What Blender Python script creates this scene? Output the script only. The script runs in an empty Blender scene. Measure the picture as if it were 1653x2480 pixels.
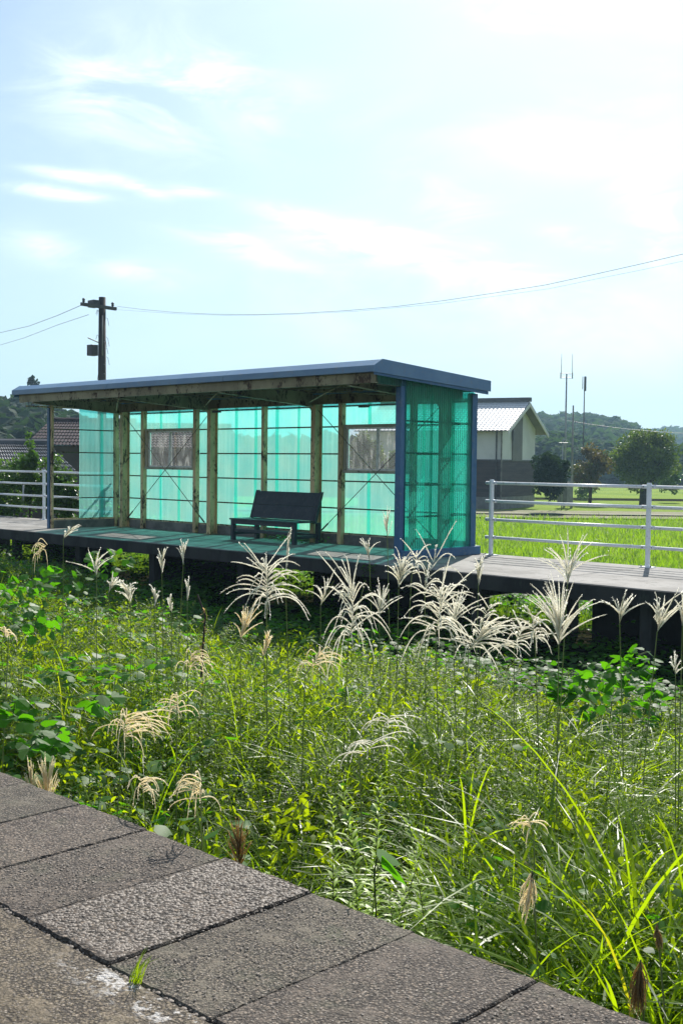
import bpy, math, random
import numpy as np
from mathutils import Vector, Matrix

random.seed(7)
RNG = np.random.default_rng(11)
SC = bpy.context.scene
COL = SC.collection
PI = math.pi

# ------------------------------------------------------------------ camera geometry
# z = 0 is the top of both platforms; X runs along the track, Y across it.
FOC, PITCH, ROLL, YAW, EYE = 2792.0, 0.0419, 0.0115, 0.7757, 1.4344
CAM = np.array([0.0, 0.0, EYE])

def ray(ix, iy):
    X = ix - 826.5; Y = iy - 1240.0
    cr, sr = math.cos(ROLL), math.sin(ROLL)
    X, Y = X*cr + Y*sr, -X*sr + Y*cr
    xr = X/FOC; u = -Y/FOC
    cp, sp = math.cos(PITCH), math.sin(PITCH)
    yf = cp + u*sp; z = -sp + u*cp
    c, s = math.cos(YAW), math.sin(YAW)
    return np.array([xr*c - yf*s, xr*s + yf*c, z])
def onz(ix, iy, z=0.0):
    d = ray(ix, iy); return CAM + d*((z - EYE)/d[2])
def ony(ix, iy, y):
    d = ray(ix, iy); return CAM + d*(y/d[1])
def dep(ix, iy, d):
    return CAM + ray(ix, iy)*d
def proj(P):
    P = np.asarray(P, float) - CAM
    x, y, z = P[..., 0], P[..., 1], P[..., 2]
    c, s = math.cos(YAW), math.sin(YAW)
    xr = x*c + y*s; yf = -x*s + y*c
    cp, sp = math.cos(PITCH), math.sin(PITCH)
    d = yf*cp - z*sp; u = yf*sp + z*cp
    d = np.where(np.abs(d) < 1e-3, 1e-3, d)
    X = FOC*xr/d; Y = -FOC*u/d
    cr, sr = math.cos(ROLL), math.sin(ROLL)
    return 826.5 + X*cr - Y*sr, 1240 + X*sr + Y*cr, d

f0 = ray(826.5, 1240); fw = Vector(f0).normalized()
rt = Vector(ray(836.5, 1240) - f0).normalized()
up = rt.cross(fw).normalized()
cam_data = bpy.data.cameras.new('camera'); cam = bpy.data.objects.new('camera', cam_data)
COL.objects.link(cam)
M = Matrix((rt, up, -fw)).transposed().to_4x4(); M.translation = Vector(CAM)
cam.matrix_world = M
cam_data.sensor_fit = 'VERTICAL'; cam_data.sensor_height = 36.0
cam_data.lens = FOC/2480.0*36.0
cam_data.clip_start = 0.05; cam_data.clip_end = 6000
SC.camera = cam
SC.render.resolution_x = 682; SC.render.resolution_y = 1024

# ------------------------------------------------------------------ light
SUN_AZ = math.atan2(-0.76, 1.39); SUN_EL = math.radians(39.5)
SUNDIR = Vector((math.sin(SUN_AZ)*math.cos(SUN_EL), math.cos(SUN_AZ)*math.cos(SUN_EL), math.sin(SUN_EL)))
sun_data = bpy.data.lights.new('sun', 'SUN'); sun = bpy.data.objects.new('sun', sun_data)
COL.objects.link(sun); sun_data.energy = 4.6; sun_data.angle = math.radians(0.5)
sun_data.color = (1.0, 0.955, 0.88)
sun.rotation_euler = SUNDIR.to_track_quat('Z', 'Y').to_euler()
sun.location = (0, 0, 30)

world = bpy.data.worlds.new('World'); SC.world = world; world.use_nodes = True
nt = world.node_tree; nt.nodes.clear()
class G:
    """tiny helper for node maths"""
    def __init__(s, nt): s.nt = nt
    def n(s, t, **k):
        nd = s.nt.nodes.new(t)
        for a, b in k.items(): setattr(nd, a, b)
        return nd
    def put(s, sock, v):
        if hasattr(v, 'is_linked') or hasattr(v, 'links'): s.nt.links.new(v, sock)
        else:
            if isinstance(v, (tuple, list)) and len(v) == 3 and sock.type == 'RGBA': v = tuple(v) + (1,)
            sock.default_value = v
    def m(s, op, a, b=0.0, c=None, clamp=False):
        nd = s.n('ShaderNodeMath', operation=op, use_clamp=clamp)
        s.put(nd.inputs[0], a); s.put(nd.inputs[1], b)
        if c is not None: s.put(nd.inputs[2], c)
        return nd.outputs[0]
    def mix(s, f, a, b, blend='MIX'):
        nd = s.n('ShaderNodeMix', data_type='RGBA', blend_type=blend)
        s.put(nd.inputs[0], f); s.put(nd.inputs[6], a); s.put(nd.inputs[7], b)
        return nd.outputs[2]
    def noise(s, vec, scale, detail=4, rough=0.55, dist=0.0):
        nd = s.n('ShaderNodeTexNoise')
        if vec is not None: s.put(nd.inputs['Vector'], vec)
        nd.inputs['Scale'].default_value = scale; nd.inputs['Detail'].default_value = detail
        nd.inputs['Roughness'].default_value = rough; nd.inputs['Distortion'].default_value = dist
        return nd.outputs[0]
    def ramp(s, f, lo, hi):
        nd = s.n('ShaderNodeMapRange'); nd.interpolation_type = 'SMOOTHSTEP'
        s.put(nd.inputs[0], f); nd.inputs[1].default_value = lo; nd.inputs[2].default_value = hi
        return nd.outputs[0]
    def mapping(s, vec, scale=(1,1,1), rot=(0,0,0), loc=(0,0,0)):
        nd = s.n('ShaderNodeMapping'); s.put(nd.inputs['Vector'], vec)
        nd.inputs['Scale'].default_value = scale; nd.inputs['Rotation'].default_value = rot
        nd.inputs['Location'].default_value = loc
        return nd.outputs[0]

def build_world():
    g = G(nt)
    sky = g.n('ShaderNodeTexSky'); sky.sky_type = 'NISHITA'; sky.sun_disc = False
    sky.sun_elevation = SUN_EL; sky.sun_rotation = SUN_AZ
    sky.air_density = 1.0; sky.dust_density = 1.0; sky.ozone_density = 1.6; sky.altitude = 0
    tc = g.n('ShaderNodeTexCoord')
    d = tc.outputs['Generated']
    sp = g.n('ShaderNodeSeparateXYZ'); g.put(sp.inputs[0], d)
    x, y, z = sp.outputs
    az = g.m('ARCTAN2', x, y); el = g.m('ARCSINE', z)
    # plane coordinates of a high, thin cirrus sheet
    inv = g.m('DIVIDE', 1.0, g.m('ADD', g.m('MAXIMUM', z, 0.0), 0.10))
    cv = g.n('ShaderNodeCombineXYZ'); g.put(cv.inputs[0], g.m('MULTIPLY', x, inv)); g.put(cv.inputs[1], g.m('MULTIPLY', y, inv))
    pl = cv.outputs[0]
    # veil streaming across the sky
    ns = g.noise(g.mapping(pl, scale=(0.55, 1.6, 1), rot=(0, 0, 0.5)), 1.4, 7, 0.55, 0.5)
    veil = g.ramp(ns, 0.40, 0.80)
    # angular coordinates for the individual clouds
    ae = g.n('ShaderNodeCombineXYZ'); g.put(ae.inputs[0], az); g.put(ae.inputs[1], el)
    fine = g.noise(g.mapping(ae.outputs[0], scale=(5.0, 15.0, 1), rot=(0, 0, -0.22)), 1.6, 9, 0.62, 0.9)
    fine2 = g.noise(g.mapping(ae.outputs[0], scale=(9.0, 40.0, 1), rot=(0, 0, -0.18)), 1.3, 7, 0.6, 0.5)
    soft = g.noise(g.mapping(ae.outputs[0], scale=(3.0, 6.0, 1), rot=(0, 0, 0.3)), 1.5, 6, 0.55, 0.6)
    def azel(ix, iy):
        v = Vector(ray(ix, iy)).normalized(); return math.atan2(v.x, v.y), math.asin(v.z)
    dt = g.n('ShaderNodeVectorMath', operation='DOT_PRODUCT'); g.put(dt.inputs[0], d); dt.inputs[1].default_value = SUNDIR
    mu_ = g.m('MAXIMUM', dt.outputs['Value'], 0.0)
    total = None
    # (pixel from, pixel to, half width px, strength, noise)
    clouds = [((90, 205), (330, 215), 70, 1.15, fine), ((300, 210), (560, 290), 75, 1.15, fine),
              ((480, 110), (640, 290), 60, .95, fine), ((560, 250), (800, 290), 60, .8, soft),
              ((120, 417), (245, 436), 9, 1.6, fine2), ((50, 455), (220, 478), 9, 1.5, fine2),
              ((300, 440), (370, 465), 9, 1.3, fine2), ((430, 460), (490, 464), 9, 1.3, fine2),
              ((60, 590), (160, 615), 24, 1.1, fine), ((270, 650), (400, 675), 16, 1.0, fine2),
              ((480, 580), (720, 640), 14, 1.2, fine2), ((670, 515), (860, 565), 15, 1.4, fine2),
              ((520, 560), (600, 580), 9, 1.2, fine2), ((760, 582), (1100, 640), 22, 1.4, fine2),
              ((900, 550), (1010, 570), 10, 1.2, fine2), ((1050, 480), (1330, 700), 46, 1.5, fine),
              ((730, 650), (1400, 690), 50, 1.3, fine), ((1540, 470), (1640, 620), 50, 1.7, fine),
              ((1360, 570), (1450, 590), 12, 1.3, fine2), ((700, 740), (1750, 820), 110, 1.6, soft), ((1250, 200), (1750, 260), 160, .8, soft),
              ((1150, -20), (1300, 60), 55, 1.3, fine), ((850, 310), (1700, 345), 60, .7, soft)]
    for (a, b, w, st, nz) in clouds:
        a0, e0 = azel(*a); a1, e1 = azel(*b)
        ca, ce = (a0+a1)/2, (e0+e1)/2
        k = math.cos(ce)
        L = math.hypot((a1-a0)*k, e1-e0)/2 + 0.01; ang = math.atan2(e1-e0, (a1-a0)*k); W = w/FOC*1.15
        dx = g.m('MULTIPLY', g.m('SUBTRACT', az, ca), k); dy = g.m('SUBTRACT', el, ce)
        u = g.m('ADD', g.m('MULTIPLY', dx, math.cos(ang)/L*.95), g.m('MULTIPLY', dy, math.sin(ang)/L*.95))
        v = g.m('ADD', g.m('MULTIPLY', dx, -math.sin(ang)/W*.8), g.m('MULTIPLY', dy, math.cos(ang)/W*.8))
        r2 = g.m('ADD', g.m('MULTIPLY', u, u), g.m('MULTIPLY', v, v))
        env = g.m('POWER', 2.718, g.m('MULTIPLY', r2, -1.0))
        e = g.m('MULTIPLY', g.m('MULTIPLY', env, st*(1.0 if w < 30 else .85)), g.ramp(nz, *((0.30, 0.66) if w < 30 else (0.40, 0.80))))
        total = e if total is None else g.m('ADD', total, e)
    total = g.m('MULTIPLY', g.m('MINIMUM', total, 1.0), 0.85)
    # general milky haze of thin cloud, thicker toward the horizon
    low = g.ramp(el, 0.42, 0.03)
    base = g.m('ADD', g.m('MULTIPLY', veil, 0.06), g.m('MULTIPLY', low, 0.22))
    base = g.m('ADD', base, g.m('ADD', .10, g.m('MULTIPLY', g.m('POWER', g.m('MAXIMUM', g.m('SUBTRACT', 1.0, g.m('MULTIPLY', g.m('SUBTRACT', 1.0, mu_), 3.0)), 0.0), 2.0), .36)))
    # thin cloud scatters sunlight forward: brighter near the sun
    mu = mu_
    fwd = g.m('ADD', g.m('MULTIPLY', g.m('POWER', mu, 7.0), 4.0), 13.0)
    cc = g.n('ShaderNodeCombineXYZ')
    g.put(cc.inputs[0], fwd); g.put(cc.inputs[1], g.m('MULTIPLY', fwd, 1.06)); g.put(cc.inputs[2], g.m('MULTIPLY', fwd, 1.06))
    fac = g.m('MINIMUM', g.m('ADD', g.m('MULTIPLY', base, g.m('SUBTRACT', 1.0, total)), total), 1.0)
    clr = g.mix(fac, g.mix(1.0, sky.outputs[0], (.72, .93, 1.06, 1), 'MULTIPLY'), cc.outputs[0])
    bg = g.n('ShaderNodeBackground'); g.put(bg.inputs[0], clr); bg.inputs[1].default_value = 0.066
    out = g.n('ShaderNodeOutputWorld'); nt.links.new(bg.outputs[0], out.inputs[0])
build_world()
vs = SC.view_settings
vs.view_transform = 'Standard'; vs.look = 'None'; vs.exposure = 0.68; vs.gamma = 1.0
vs.use_curve_mapping = False
SC.render.engine = 'CYCLES'
SC.cycles.transparent_max_bounces = 24
SC.cycles.max_bounces = 10

# ------------------------------------------------------------------ tagging and mesh helpers
def tag(o, label=None, cat=None, group=None, kind=None):
    if label: o['label'] = label
    if cat: o['category'] = cat
    if group: o['group'] = group
    if kind: o['kind'] = kind
    return o
def empty(name, loc=(0, 0, 0), rz=0.0, label=None, cat=None, group=None, kind=None):
    o = bpy.data.objects.new(name, None); COL.objects.link(o)
    o.empty_display_size = 0.2
    o.location = loc; o.rotation_euler = (0, 0, rz)
    return tag(o, label, cat, group, kind)
def place(o, parent):
    """child given in world coordinates under an unrotated parent"""
    if parent is not None:
        o.parent = parent
        o.matrix_parent_inverse = Matrix.Translation(-Vector(parent.location))
def fast(name, V, F, mat, parent=None, attr=None, smooth=False, kind=None, label=None):
    """V (n,3); F list of integer arrays (k,3) or (k,4)"""
    V = np.ascontiguousarray(V, dtype=np.float32)
    me = bpy.data.meshes.new(name)
    me.vertices.add(len(V)); me.vertices.foreach_set('co', V.ravel())
    F = [np.asarray(f, dtype=np.int32) for f in F if len(f)]
    loops = np.concatenate([f.ravel() for f in F])
    tot = np.concatenate([np.full(len(f), f.shape[1], np.int32) for f in F])
    start = np.concatenate([[0], np.cumsum(tot)[:-1]]).astype(np.int32)
    me.loops.add(len(loops)); me.loops.foreach_set('vertex_index', loops)
    me.polygons.add(len(tot)); me.polygons.foreach_set('loop_start', start)
    if smooth: me.polygons.foreach_set('use_smooth', np.ones(len(tot), dtype=bool))
    me.update(calc_edges=True)
    if attr is not None:
        a = me.attributes.new('v', 'FLOAT', 'POINT'); a.data.foreach_set('value', np.asarray(attr, dtype=np.float32))
    if mat: me.materials.append(mat)
    o = bpy.data.objects.new(name, me); COL.objects.link(o)
    place(o, parent)
    if kind: o['kind'] = kind
    if label: o['label'] = label
    return o

class MB:
    def __init__(s): s.v = []; s.f = []; s.a = []
    def add(s, vs_, fs):
        b = len(s.v); s.v += [tuple(map(float, p)) for p in vs_]; s.f += [tuple(i+b for i in f) for f in fs]; return s
    def box(s, x0, x1, y0, y1, z0, z1):
        return s.add([(x0,y0,z0),(x1,y0,z0),(x1,y1,z0),(x0,y1,z0),(x0,y0,z1),(x1,y0,z1),(x1,y1,z1),(x0,y1,z1)],
                     [(0,3,2,1),(4,5,6,7),(0,1,5,4),(1,2,6,5),(2,3,7,6),(3,0,4,7)])
    def prism(s, prof, axis, a0, a1):
        """closed profile (list of 2D) swept along axis ('x': profile is y,z ; 'y': x,z ; 'z': x,y)"""
        n = len(prof)
        def P(p, t):
            return (t, p[0], p[1]) if axis == 'x' else (p[0], t, p[1]) if axis == 'y' else (p[0], p[1], t)
        vs_ = [P(p, a0) for p in prof] + [P(p, a1) for p in prof]
        fs = [(i, (i+1) % n, n+(i+1) % n, n+i) for i in range(n)]
        return s.add(vs_, fs + [tuple(range(n))[::-1], tuple(range(n, 2*n))])
    def tube(s, pts, r, n=6, cap=True):
        pts = [Vector(p) for p in pts]; rs = r if isinstance(r, (list, tuple)) else [r]*len(pts)
        vs_ = []; fs = []
        ref = Vector((0, 0, 1)) if abs((pts[-1]-pts[0]).normalized().z) < .9 else Vector((1, 0, 0))
        for i, p in enumerate(pts):
            t = (pts[min(i+1, len(pts)-1)] - pts[max(i-1, 0)]).normalized()
            a = t.cross(ref).normalized(); b = t.cross(a).normalized()
            for k in range(n):
                q = 2*PI*k/n + PI/n
                vs_.append(p + a*math.cos(q)*rs[i] + b*math.sin(q)*rs[i])
        for i in range(len(pts)-1):
            for k in range(n):
                fs.append((i*n+k, i*n+(k+1) % n, (i+1)*n+(k+1) % n, (i+1)*n+k))
        if cap: fs += [tuple(range(n))[::-1], tuple(range((len(pts)-1)*n, len(pts)*n))]
        return s.add(vs_, fs)
    def build(s, name, mat, parent=None, bevel=0.0, smooth=False, label=None, kind=None):
        me = bpy.data.meshes.new(name); me.from_pydata(s.v, [], s.f); me.update()
        import bmesh
        bm = bmesh.new(); bm.from_mesh(me); bmesh.ops.recalc_face_normals(bm, faces=bm.faces)
        if bevel:
            bmesh.ops.bevel(bm, geom=list(bm.edges), offset=bevel, segments=1, affect='EDGES', clamp_overlap=True)
        bm.to_mesh(me); bm.free()
        if smooth:
            me.polygons.foreach_set('use_smooth', [True]*len(me.polygons))
        me.materials.append(mat)
        o = bpy.data.objects.new(name, me); COL.objects.link(o)
        place(o, parent)
        if label: o['label'] = label
        if kind: o['kind'] = kind
        return o
def box(name, mat, parent, *d, bevel=0.0, **k): return MB().box(*d).build(name, mat, parent, bevel=bevel, **k)
def tube(name, mat, parent, pts, r, n=8, **k): return MB().tube(pts, r, n).build(name, mat, parent, smooth=n > 5, **k)

# ------------------------------------------------------------------ materials
def newmat(name):
    m = bpy.data.materials.new(name); m.use_nodes = True
    m.node_tree.nodes.clear(); return m, G(m.node_tree)
def finish(m, g, sh, bump=None):
    out = g.n('ShaderNodeOutputMaterial'); g.nt.links.new(sh, out.inputs[0]); return m
def pbsdf(g, col, rough=.6, metal=0.0, spec=.5, normal=None):
    p = g.n('ShaderNodeBsdfPrincipled'); g.put(p.inputs['Base Color'], col); g.put(p.inputs['Roughness'], rough)
    g.put(p.inputs['Metallic'], metal); g.put(p.inputs['Specular IOR Level'], spec)
    if normal is not None: g.put(p.inputs['Normal'], normal)
    return p.outputs[0]
def bumpn(g, h, strength=.4, dist=.01):
    b = g.n('ShaderNodeBump'); g.put(b.inputs['Height'], h); b.inputs['Strength'].default_value = strength
    b.inputs['Distance'].default_value = dist; return b.outputs[0]
def objco(g): return g.n('ShaderNodeTexCoord').outputs['Object']
def geoco(g): return g.n('ShaderNodeNewGeometry').outputs['Position']

def two_tone(name, c1, c2, scale=3.0, lo=.4, hi=.62, rough=.65, bump=.25, bscale=40, bdist=.004, metal=0.0, c3=None, s3=30, stretch=(1,1,1), spec=.5):
    m, g = newmat(name); co = g.mapping(geoco(g), scale=stretch)
    f = g.ramp(g.noise(co, scale, 6, .6), lo, hi)
    c = g.mix(f, c1, c2)
    if c3 is not None: c = g.mix(g.ramp(g.noise(co, s3, 5, .65), .55, .68), c, c3)
    nb = g.noise(co, bscale, 5, .6)
    return finish(m, g, pbsdf(g, c, rough, metal, spec, bumpn(g, nb, bump, bdist)))

def rust_paint(name, paint, paint2, amount=.5, rough=.55):
    m, g = newmat(name); P = geoco(g)
    co = g.mapping(P, scale=(1, 1, .55))
    n1 = g.noise(co, 5.0, 8, .68, .4); n2 = g.noise(co, 26, 6, .7)
    s = g.m('ADD', g.m('MULTIPLY', n1, .62), g.m('MULTIPLY', n2, .38))
    f = g.ramp(s, .61 - .13*amount, .66 - .10*amount)
    pc = g.mix(g.ramp(g.noise(co, 2.2, 5, .6), .38, .62), paint, paint2)
    rc = g.mix(g.ramp(n2, .4, .6), (.13, .06, .03), (.06, .035, .02))
    c = g.mix(f, pc, rc)
    r = g.m('ADD', g.m('MULTIPLY', f, .35), rough)
    h = g.m('SUBTRACT', g.m('MULTIPLY', n2, .3), g.m('MULTIPLY', f, .6))
    return finish(m, g, pbsdf(g, c, r, 0, .5, bumpn(g, h, .5, .004)))

M_cream = rust_paint('rusty_cream_paint', (.74, .52, .27), (.48, .33, .17), .74)
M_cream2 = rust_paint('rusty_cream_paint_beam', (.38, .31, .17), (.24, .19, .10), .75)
M_girt = rust_paint('girt_paint', (.20, .17, .10), (.08, .07, .05), .9)
M_rod = rust_paint('rod_rust', (.12, .09, .06), (.06, .05, .04), .8)
M_blue = two_tone('blue_steel_paint', (.035, .115, .24), (.055, .15, .28), 2.5, rough=.42, bump=.12, bscale=14, bdist=.003, c3=(.09, .16, .24), s3=9)
M_roofblue = two_tone('blue_roof_metal', (.075, .18, .32), (.11, .22, .35), 1.6, rough=.33, spec=.7, bump=.10, bscale=6, bdist=.004, c3=(.13, .19, .27), s3=12)
M_white = two_tone('white_rail_paint', (.86, .87, .89), (.78, .79, .81), 4, rough=.35, bump=.06, c3=(.62, .60, .57), s3=22)
M_bolt = two_tone('bolt_steel', (.06, .06, .07), (.12, .12, .12), 40, rough=.5)
M_concrete = two_tone('platform_concrete', (.27, .255, .235), (.17, .16, .145), 1.3, rough=.85, bump=.5, bscale=60, bdist=.004, c3=(.10, .095, .085), s3=6)
M_concdark = two_tone('shade_toned_concrete', (.042, .040, .038), (.022, .021, .020), 3, rough=.9, bump=.5, bscale=30, bdist=.006, c3=(.04, .045, .035), s3=7, stretch=(1,1,.4))  # shade of the deck edge and underside put into a near-black base
M_plinth = two_tone('plinth_concrete', (.22, .20, .18), (.13, .12, .11), 3, rough=.9, bump=.4)
M_bench = two_tone('bench_dark_paint', (.018, .026, .038), (.03, .04, .052), 5, rough=.5, bump=.3, bscale=25, c3=(.055, .06, .06), s3=16)
M_alu = two_tone('window_aluminium', (.80, .80, .78), (.66, .65, .62), 12, rough=.35, c3=(.4, .36, .3), s3=20)
M_winframe = rust_paint('window_frame_paint', (.46, .42, .32), (.32, .29, .22), .45)
M_deck = two_tone('roof_underside', (.15, .13, .10), (.09, .075, .06), 2, rough=.8, c3=(.05, .03, .02), s3=7)
M_soil = two_tone('dark_soil', (.022, .020, .012), (.032, .034, .014), 3, rough=.95, spec=0.0, bump=.8, bscale=12, bdist=.05)
M_wood = two_tone('old_pole_wood', (.075, .06, .055), (.035, .028, .03), 6, rough=.85, stretch=(1,1,.1), bump=.6)
M_steelgrey = two_tone('galvanised_steel', (.34, .35, .36), (.24, .25, .27), 3, rough=.5)
M_concpole = two_tone('concrete_pole', (.30, .29, .28), (.22, .21, .20), 2, rough=.85)
M_darkmetal = two_tone('dark_metal', (.05, .045, .05), (.09, .08, .08), 4, rough=.5)
M_wire = two_tone('wire_black', (.16, .17, .20), (.22, .22, .25), 2, rough=.6)
M_plaster = two_tone('house_plaster', (.66, .655, .64), (.58, .575, .56), .6, rough=.85)
M_recess = two_tone('grey_house_siding', (.20, .19, .185), (.16, .15, .15), .6, rough=.85)
M_board = two_tone('dark_house_boards', (.085, .065, .062), (.055, .044, .044), 1.5, rough=.8, stretch=(.3,.3,3))
M_tileshine = two_tone('sun_glare_tiles', (.72, .72, .72), (.62, .62, .63), 2, rough=.42, spec=1.0)  # pale base colour carries the sun's glare off the roof
M_tilegrey = two_tone('grey_roof_tiles', (.08, .085, .095), (.13, .13, .14), 1.2, rough=.55, spec=.4)
M_tilebrown = two_tone('purple_brown_roof_tiles', (.055, .04, .045), (.085, .062, .065), 1.2, rough=.85, spec=.1)
M_housewall = two_tone('brown_house_wall', (.10, .07, .065), (.07, .05, .05), 1, rough=.85)
M_darkglass = two_tone('dark_window_glass', (.02, .025, .03), (.03, .035, .04), 2, rough=.1)
M_bark = two_tone('tree_bark', (.06, .045, .035), (.03, .025, .02), 5, rough=.9, bump=.7)
M_greybox = two_tone('concrete_box', (.24, .23, .22), (.18, .17, .165), 2, rough=.85)

def sheet_mat(name='translucent_teal_sheet', deep=False):
    m, g = newmat(name); P = geoco(g)
    co = g.mapping(P, scale=(14, 14, .7))
    st = g.noise(co, 1.0, 6, .65)                       # vertical weather streaks
    mo = g.noise(P, 1.7, 5, .6)
    col = g.mix(g.ramp(mo, .35, .65), (.30, .64, .56), (.22, .62, .56))
    col = g.mix(g.m('MULTIPLY', g.ramp(st, .42, .75), .2), col, (.46, .66, .60))
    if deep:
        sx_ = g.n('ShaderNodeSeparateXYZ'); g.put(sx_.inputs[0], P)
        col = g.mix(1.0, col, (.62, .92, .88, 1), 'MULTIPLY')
    tr = g.n('ShaderNodeBsdfTranslucent'); g.put(tr.inputs[0], col)
    tp = g.n('ShaderNodeBsdfTransparent'); g.put(tp.inputs[0], g.mix(g.ramp(mo, .35, .65), (.17, .88, .77), (.14, .84, .76)))
    lw = g.n('ShaderNodeLayerWeight'); lw.inputs[0].default_value = .5
    face = g.m('SUBTRACT', 1.0, g.m('MULTIPLY', lw.outputs['Facing'], .85))
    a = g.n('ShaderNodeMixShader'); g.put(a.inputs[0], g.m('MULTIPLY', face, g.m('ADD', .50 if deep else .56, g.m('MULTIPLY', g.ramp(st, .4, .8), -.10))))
    g.nt.links.new(tr.outputs[0], a.inputs[1]); g.nt.links.new(tp.outputs[0], a.inputs[2])
    gl = g.n('ShaderNodeBsdfGlossy'); g.put(gl.inputs[0], (.9, .9, .9, 1)); gl.inputs['Roughness'].default_value = .28
    fr = g.n('ShaderNodeFresnel'); fr.inputs[0].default_value = 1.4
    b = g.n('ShaderNodeMixShader'); g.put(b.inputs[0], g.m('MULTIPLY', fr.outputs[0], .55))
    g.nt.links.new(a.outputs[0], b.inputs[1]); g.nt.links.new(gl.outputs[0], b.inputs[2])
    return finish(m, g, b.outputs[0])
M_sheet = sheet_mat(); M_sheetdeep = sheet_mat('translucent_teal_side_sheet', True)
def pane_mat():
    m, g = newmat('grimy_window_glass'); P = geoco(g)
    gr = g.noise(g.mapping(P, scale=(6, 6, 1.6)), 1.6, 7, .68, .4)
    tp = g.n('ShaderNodeBsdfTransparent'); g.put(tp.inputs[0], (.90, .90, .90, 1))
    tr = g.n('ShaderNodeBsdfTranslucent'); g.put(tr.inputs[0], (.42, .42, .41, 1))
    a = g.n('ShaderNodeMixShader'); g.put(a.inputs[0], g.m('ADD', g.m('MULTIPLY', g.ramp(gr, .48, .72), .30), .05))
    g.nt.links.new(tp.outputs[0], a.inputs[1]); g.nt.links.new(tr.outputs[0], a.inputs[2])
    gl = g.n('ShaderNodeBsdfGlossy'); gl.inputs['Roughness'].default_value = .05
    b = g.n('ShaderNodeMixShader'); b.inputs[0].default_value = .06
    g.nt.links.new(a.outputs[0], b.inputs[1]); g.nt.links.new(gl.outputs[0], b.inputs[2])
    return finish(m, g, b.outputs[0])
M_pane = pane_mat()

def leaf_mat(name, c1, c2, c3=None, trans=.45, rough=.38, spec=.5, tmul=(1.5, 1.7, .7), nscale=1.2):
    """c1..c2 by the per-plant attribute 'v'; c3 is the dry tint reached near v = 1"""
    m, g = newmat(name)
    at = g.n('ShaderNodeAttribute'); at.attribute_name = 'v'
    v = at.outputs['Fac']
    col = g.mix(v, c1, c2)
    if c3 is not None: col = g.mix(g.ramp(v, .90, .99), col, c3)
    nn = g.noise(geoco(g), nscale, 3, .5)
    col = g.mix(g.m('MULTIPLY', g.ramp(nn, .35, .7), .45), col, g.mix(.5, col, c2))
    p = pbsdf(g, col, rough, 0, spec)
    tr = g.n('ShaderNodeBsdfTranslucent')
    g.put(tr.inputs[0], g.mix(1.0, col, tuple(tmul) + (1,), 'MULTIPLY'))
    a = g.n('ShaderNodeMixShader'); a.inputs[0].default_value = trans
    g.nt.links.new(p, a.inputs[1]); g.nt.links.new(tr.outputs[0], a.inputs[2])
    return finish(m, g, a.outputs[0])
M_grass = leaf_mat('grass_blade', (.030, .085, .008), (.20, .30, .018), (.25, .22, .06), .6, .36, .36, (2.6, 2.35, .28))
M_gold2 = leaf_mat('bright_goldenrod_leaf', (.20, .32, .04), (.36, .48, .08), None, .45, .45, .5, (2.0, 2.0, .6))
M_gold = leaf_mat('goldenrod_leaf', (.028, .080, .010), (.20, .30, .02), (.22, .16, .05), .6, .45, .26, (2.6, 2.35, .28))
M_stem = leaf_mat('weed_stem', (.06, .10, .025), (.12, .14, .04), (.12, .05, .03), .15, .8, .1)
M_culm = leaf_mat('pale_culm', (.20, .24, .09), (.26, .27, .12), None, .3, .5, .3)
M_bushy = leaf_mat('bushy_weed_leaf', (.028, .075, .010), (.20, .28, .02), None, .6, .6, .12, (2.6, 2.3, .28))
M_kudzu = leaf_mat('vine_leaf', (.022, .075, .010), (.075, .20, .014), None, .55, .5, .3, (1.9, 2.3, .4))
M_shrub = leaf_mat('shrub_leaf', (.035, .085, .018), (.10, .17, .03), None, .4, .35, .5)
M_tree = leaf_mat('evergreen_leaf', (.032, .068, .012), (.15, .19, .025), None, .35, .5, .4)
M_maple = leaf_mat('maple_leaf', (.045, .065, .014), (.12, .075, .02), None, .45, .5, .4)
M_darktree = leaf_mat('dark_bush_leaf', (.016, .036, .018), (.03, .055, .024), None, .3, .8, .1)
M_forest = leaf_mat('hill_forest_leaf', (.022, .05, .022), (.06, .10, .03), None, .3, .9, .05, nscale=.03)
M_rice = leaf_mat('rice_blade', (.14, .24, .015), (.25, .34, .025), None, .5, .45, .4)
M_plume = leaf_mat('silvergrass_plume', (.74, .72, .66), (.86, .85, .80), None, .78, .8, .1, (1.25, 1.23, 1.18))
M_plumetan = leaf_mat('dry_plume', (.78, .74, .62), (.88, .85, .75), None, .70, .8, .1, (1.3, 1.22, 1.05))
M_plumebrown = leaf_mat('brown_plume', (.34, .25, .12), (.46, .36, .19), None, .70, .8, .1, (1.3, 1.22, 1.05))

def field_mat():
    m, g = newmat('rice_field_green'); P = geoco(g)
    a = g.noise(g.mapping(P, scale=(1, 1, 1)), 3.2, 7, .7); b = g.noise(P, .09, 4, .5)
    c = g.mix(g.ramp(b, .35, .65), (.12, .22, .012), (.20, .29, .018))
    c = g.mix(g.ramp(a, .4, .75), c, (.25, .31, .035))
    return finish(m, g, pbsdf(g, c, .9, 0, .05, bumpn(g, a, .9, .12)))
M_field = field_mat()
M_bank = two_tone('dry_grass_bank', (.13, .14, .04), (.20, .17, .08), .8, rough=.9, bump=.8, bscale=5, bdist=.1)
M_path = two_tone('pale_farm_track', (.24, .22, .15), (.16, .18, .08), .6, rough=.95, bump=.3)
M_hill = two_tone('hill_ground', (.03, .055, .022), (.055, .085, .03), .05, rough=.95, spec=0.0)

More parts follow.
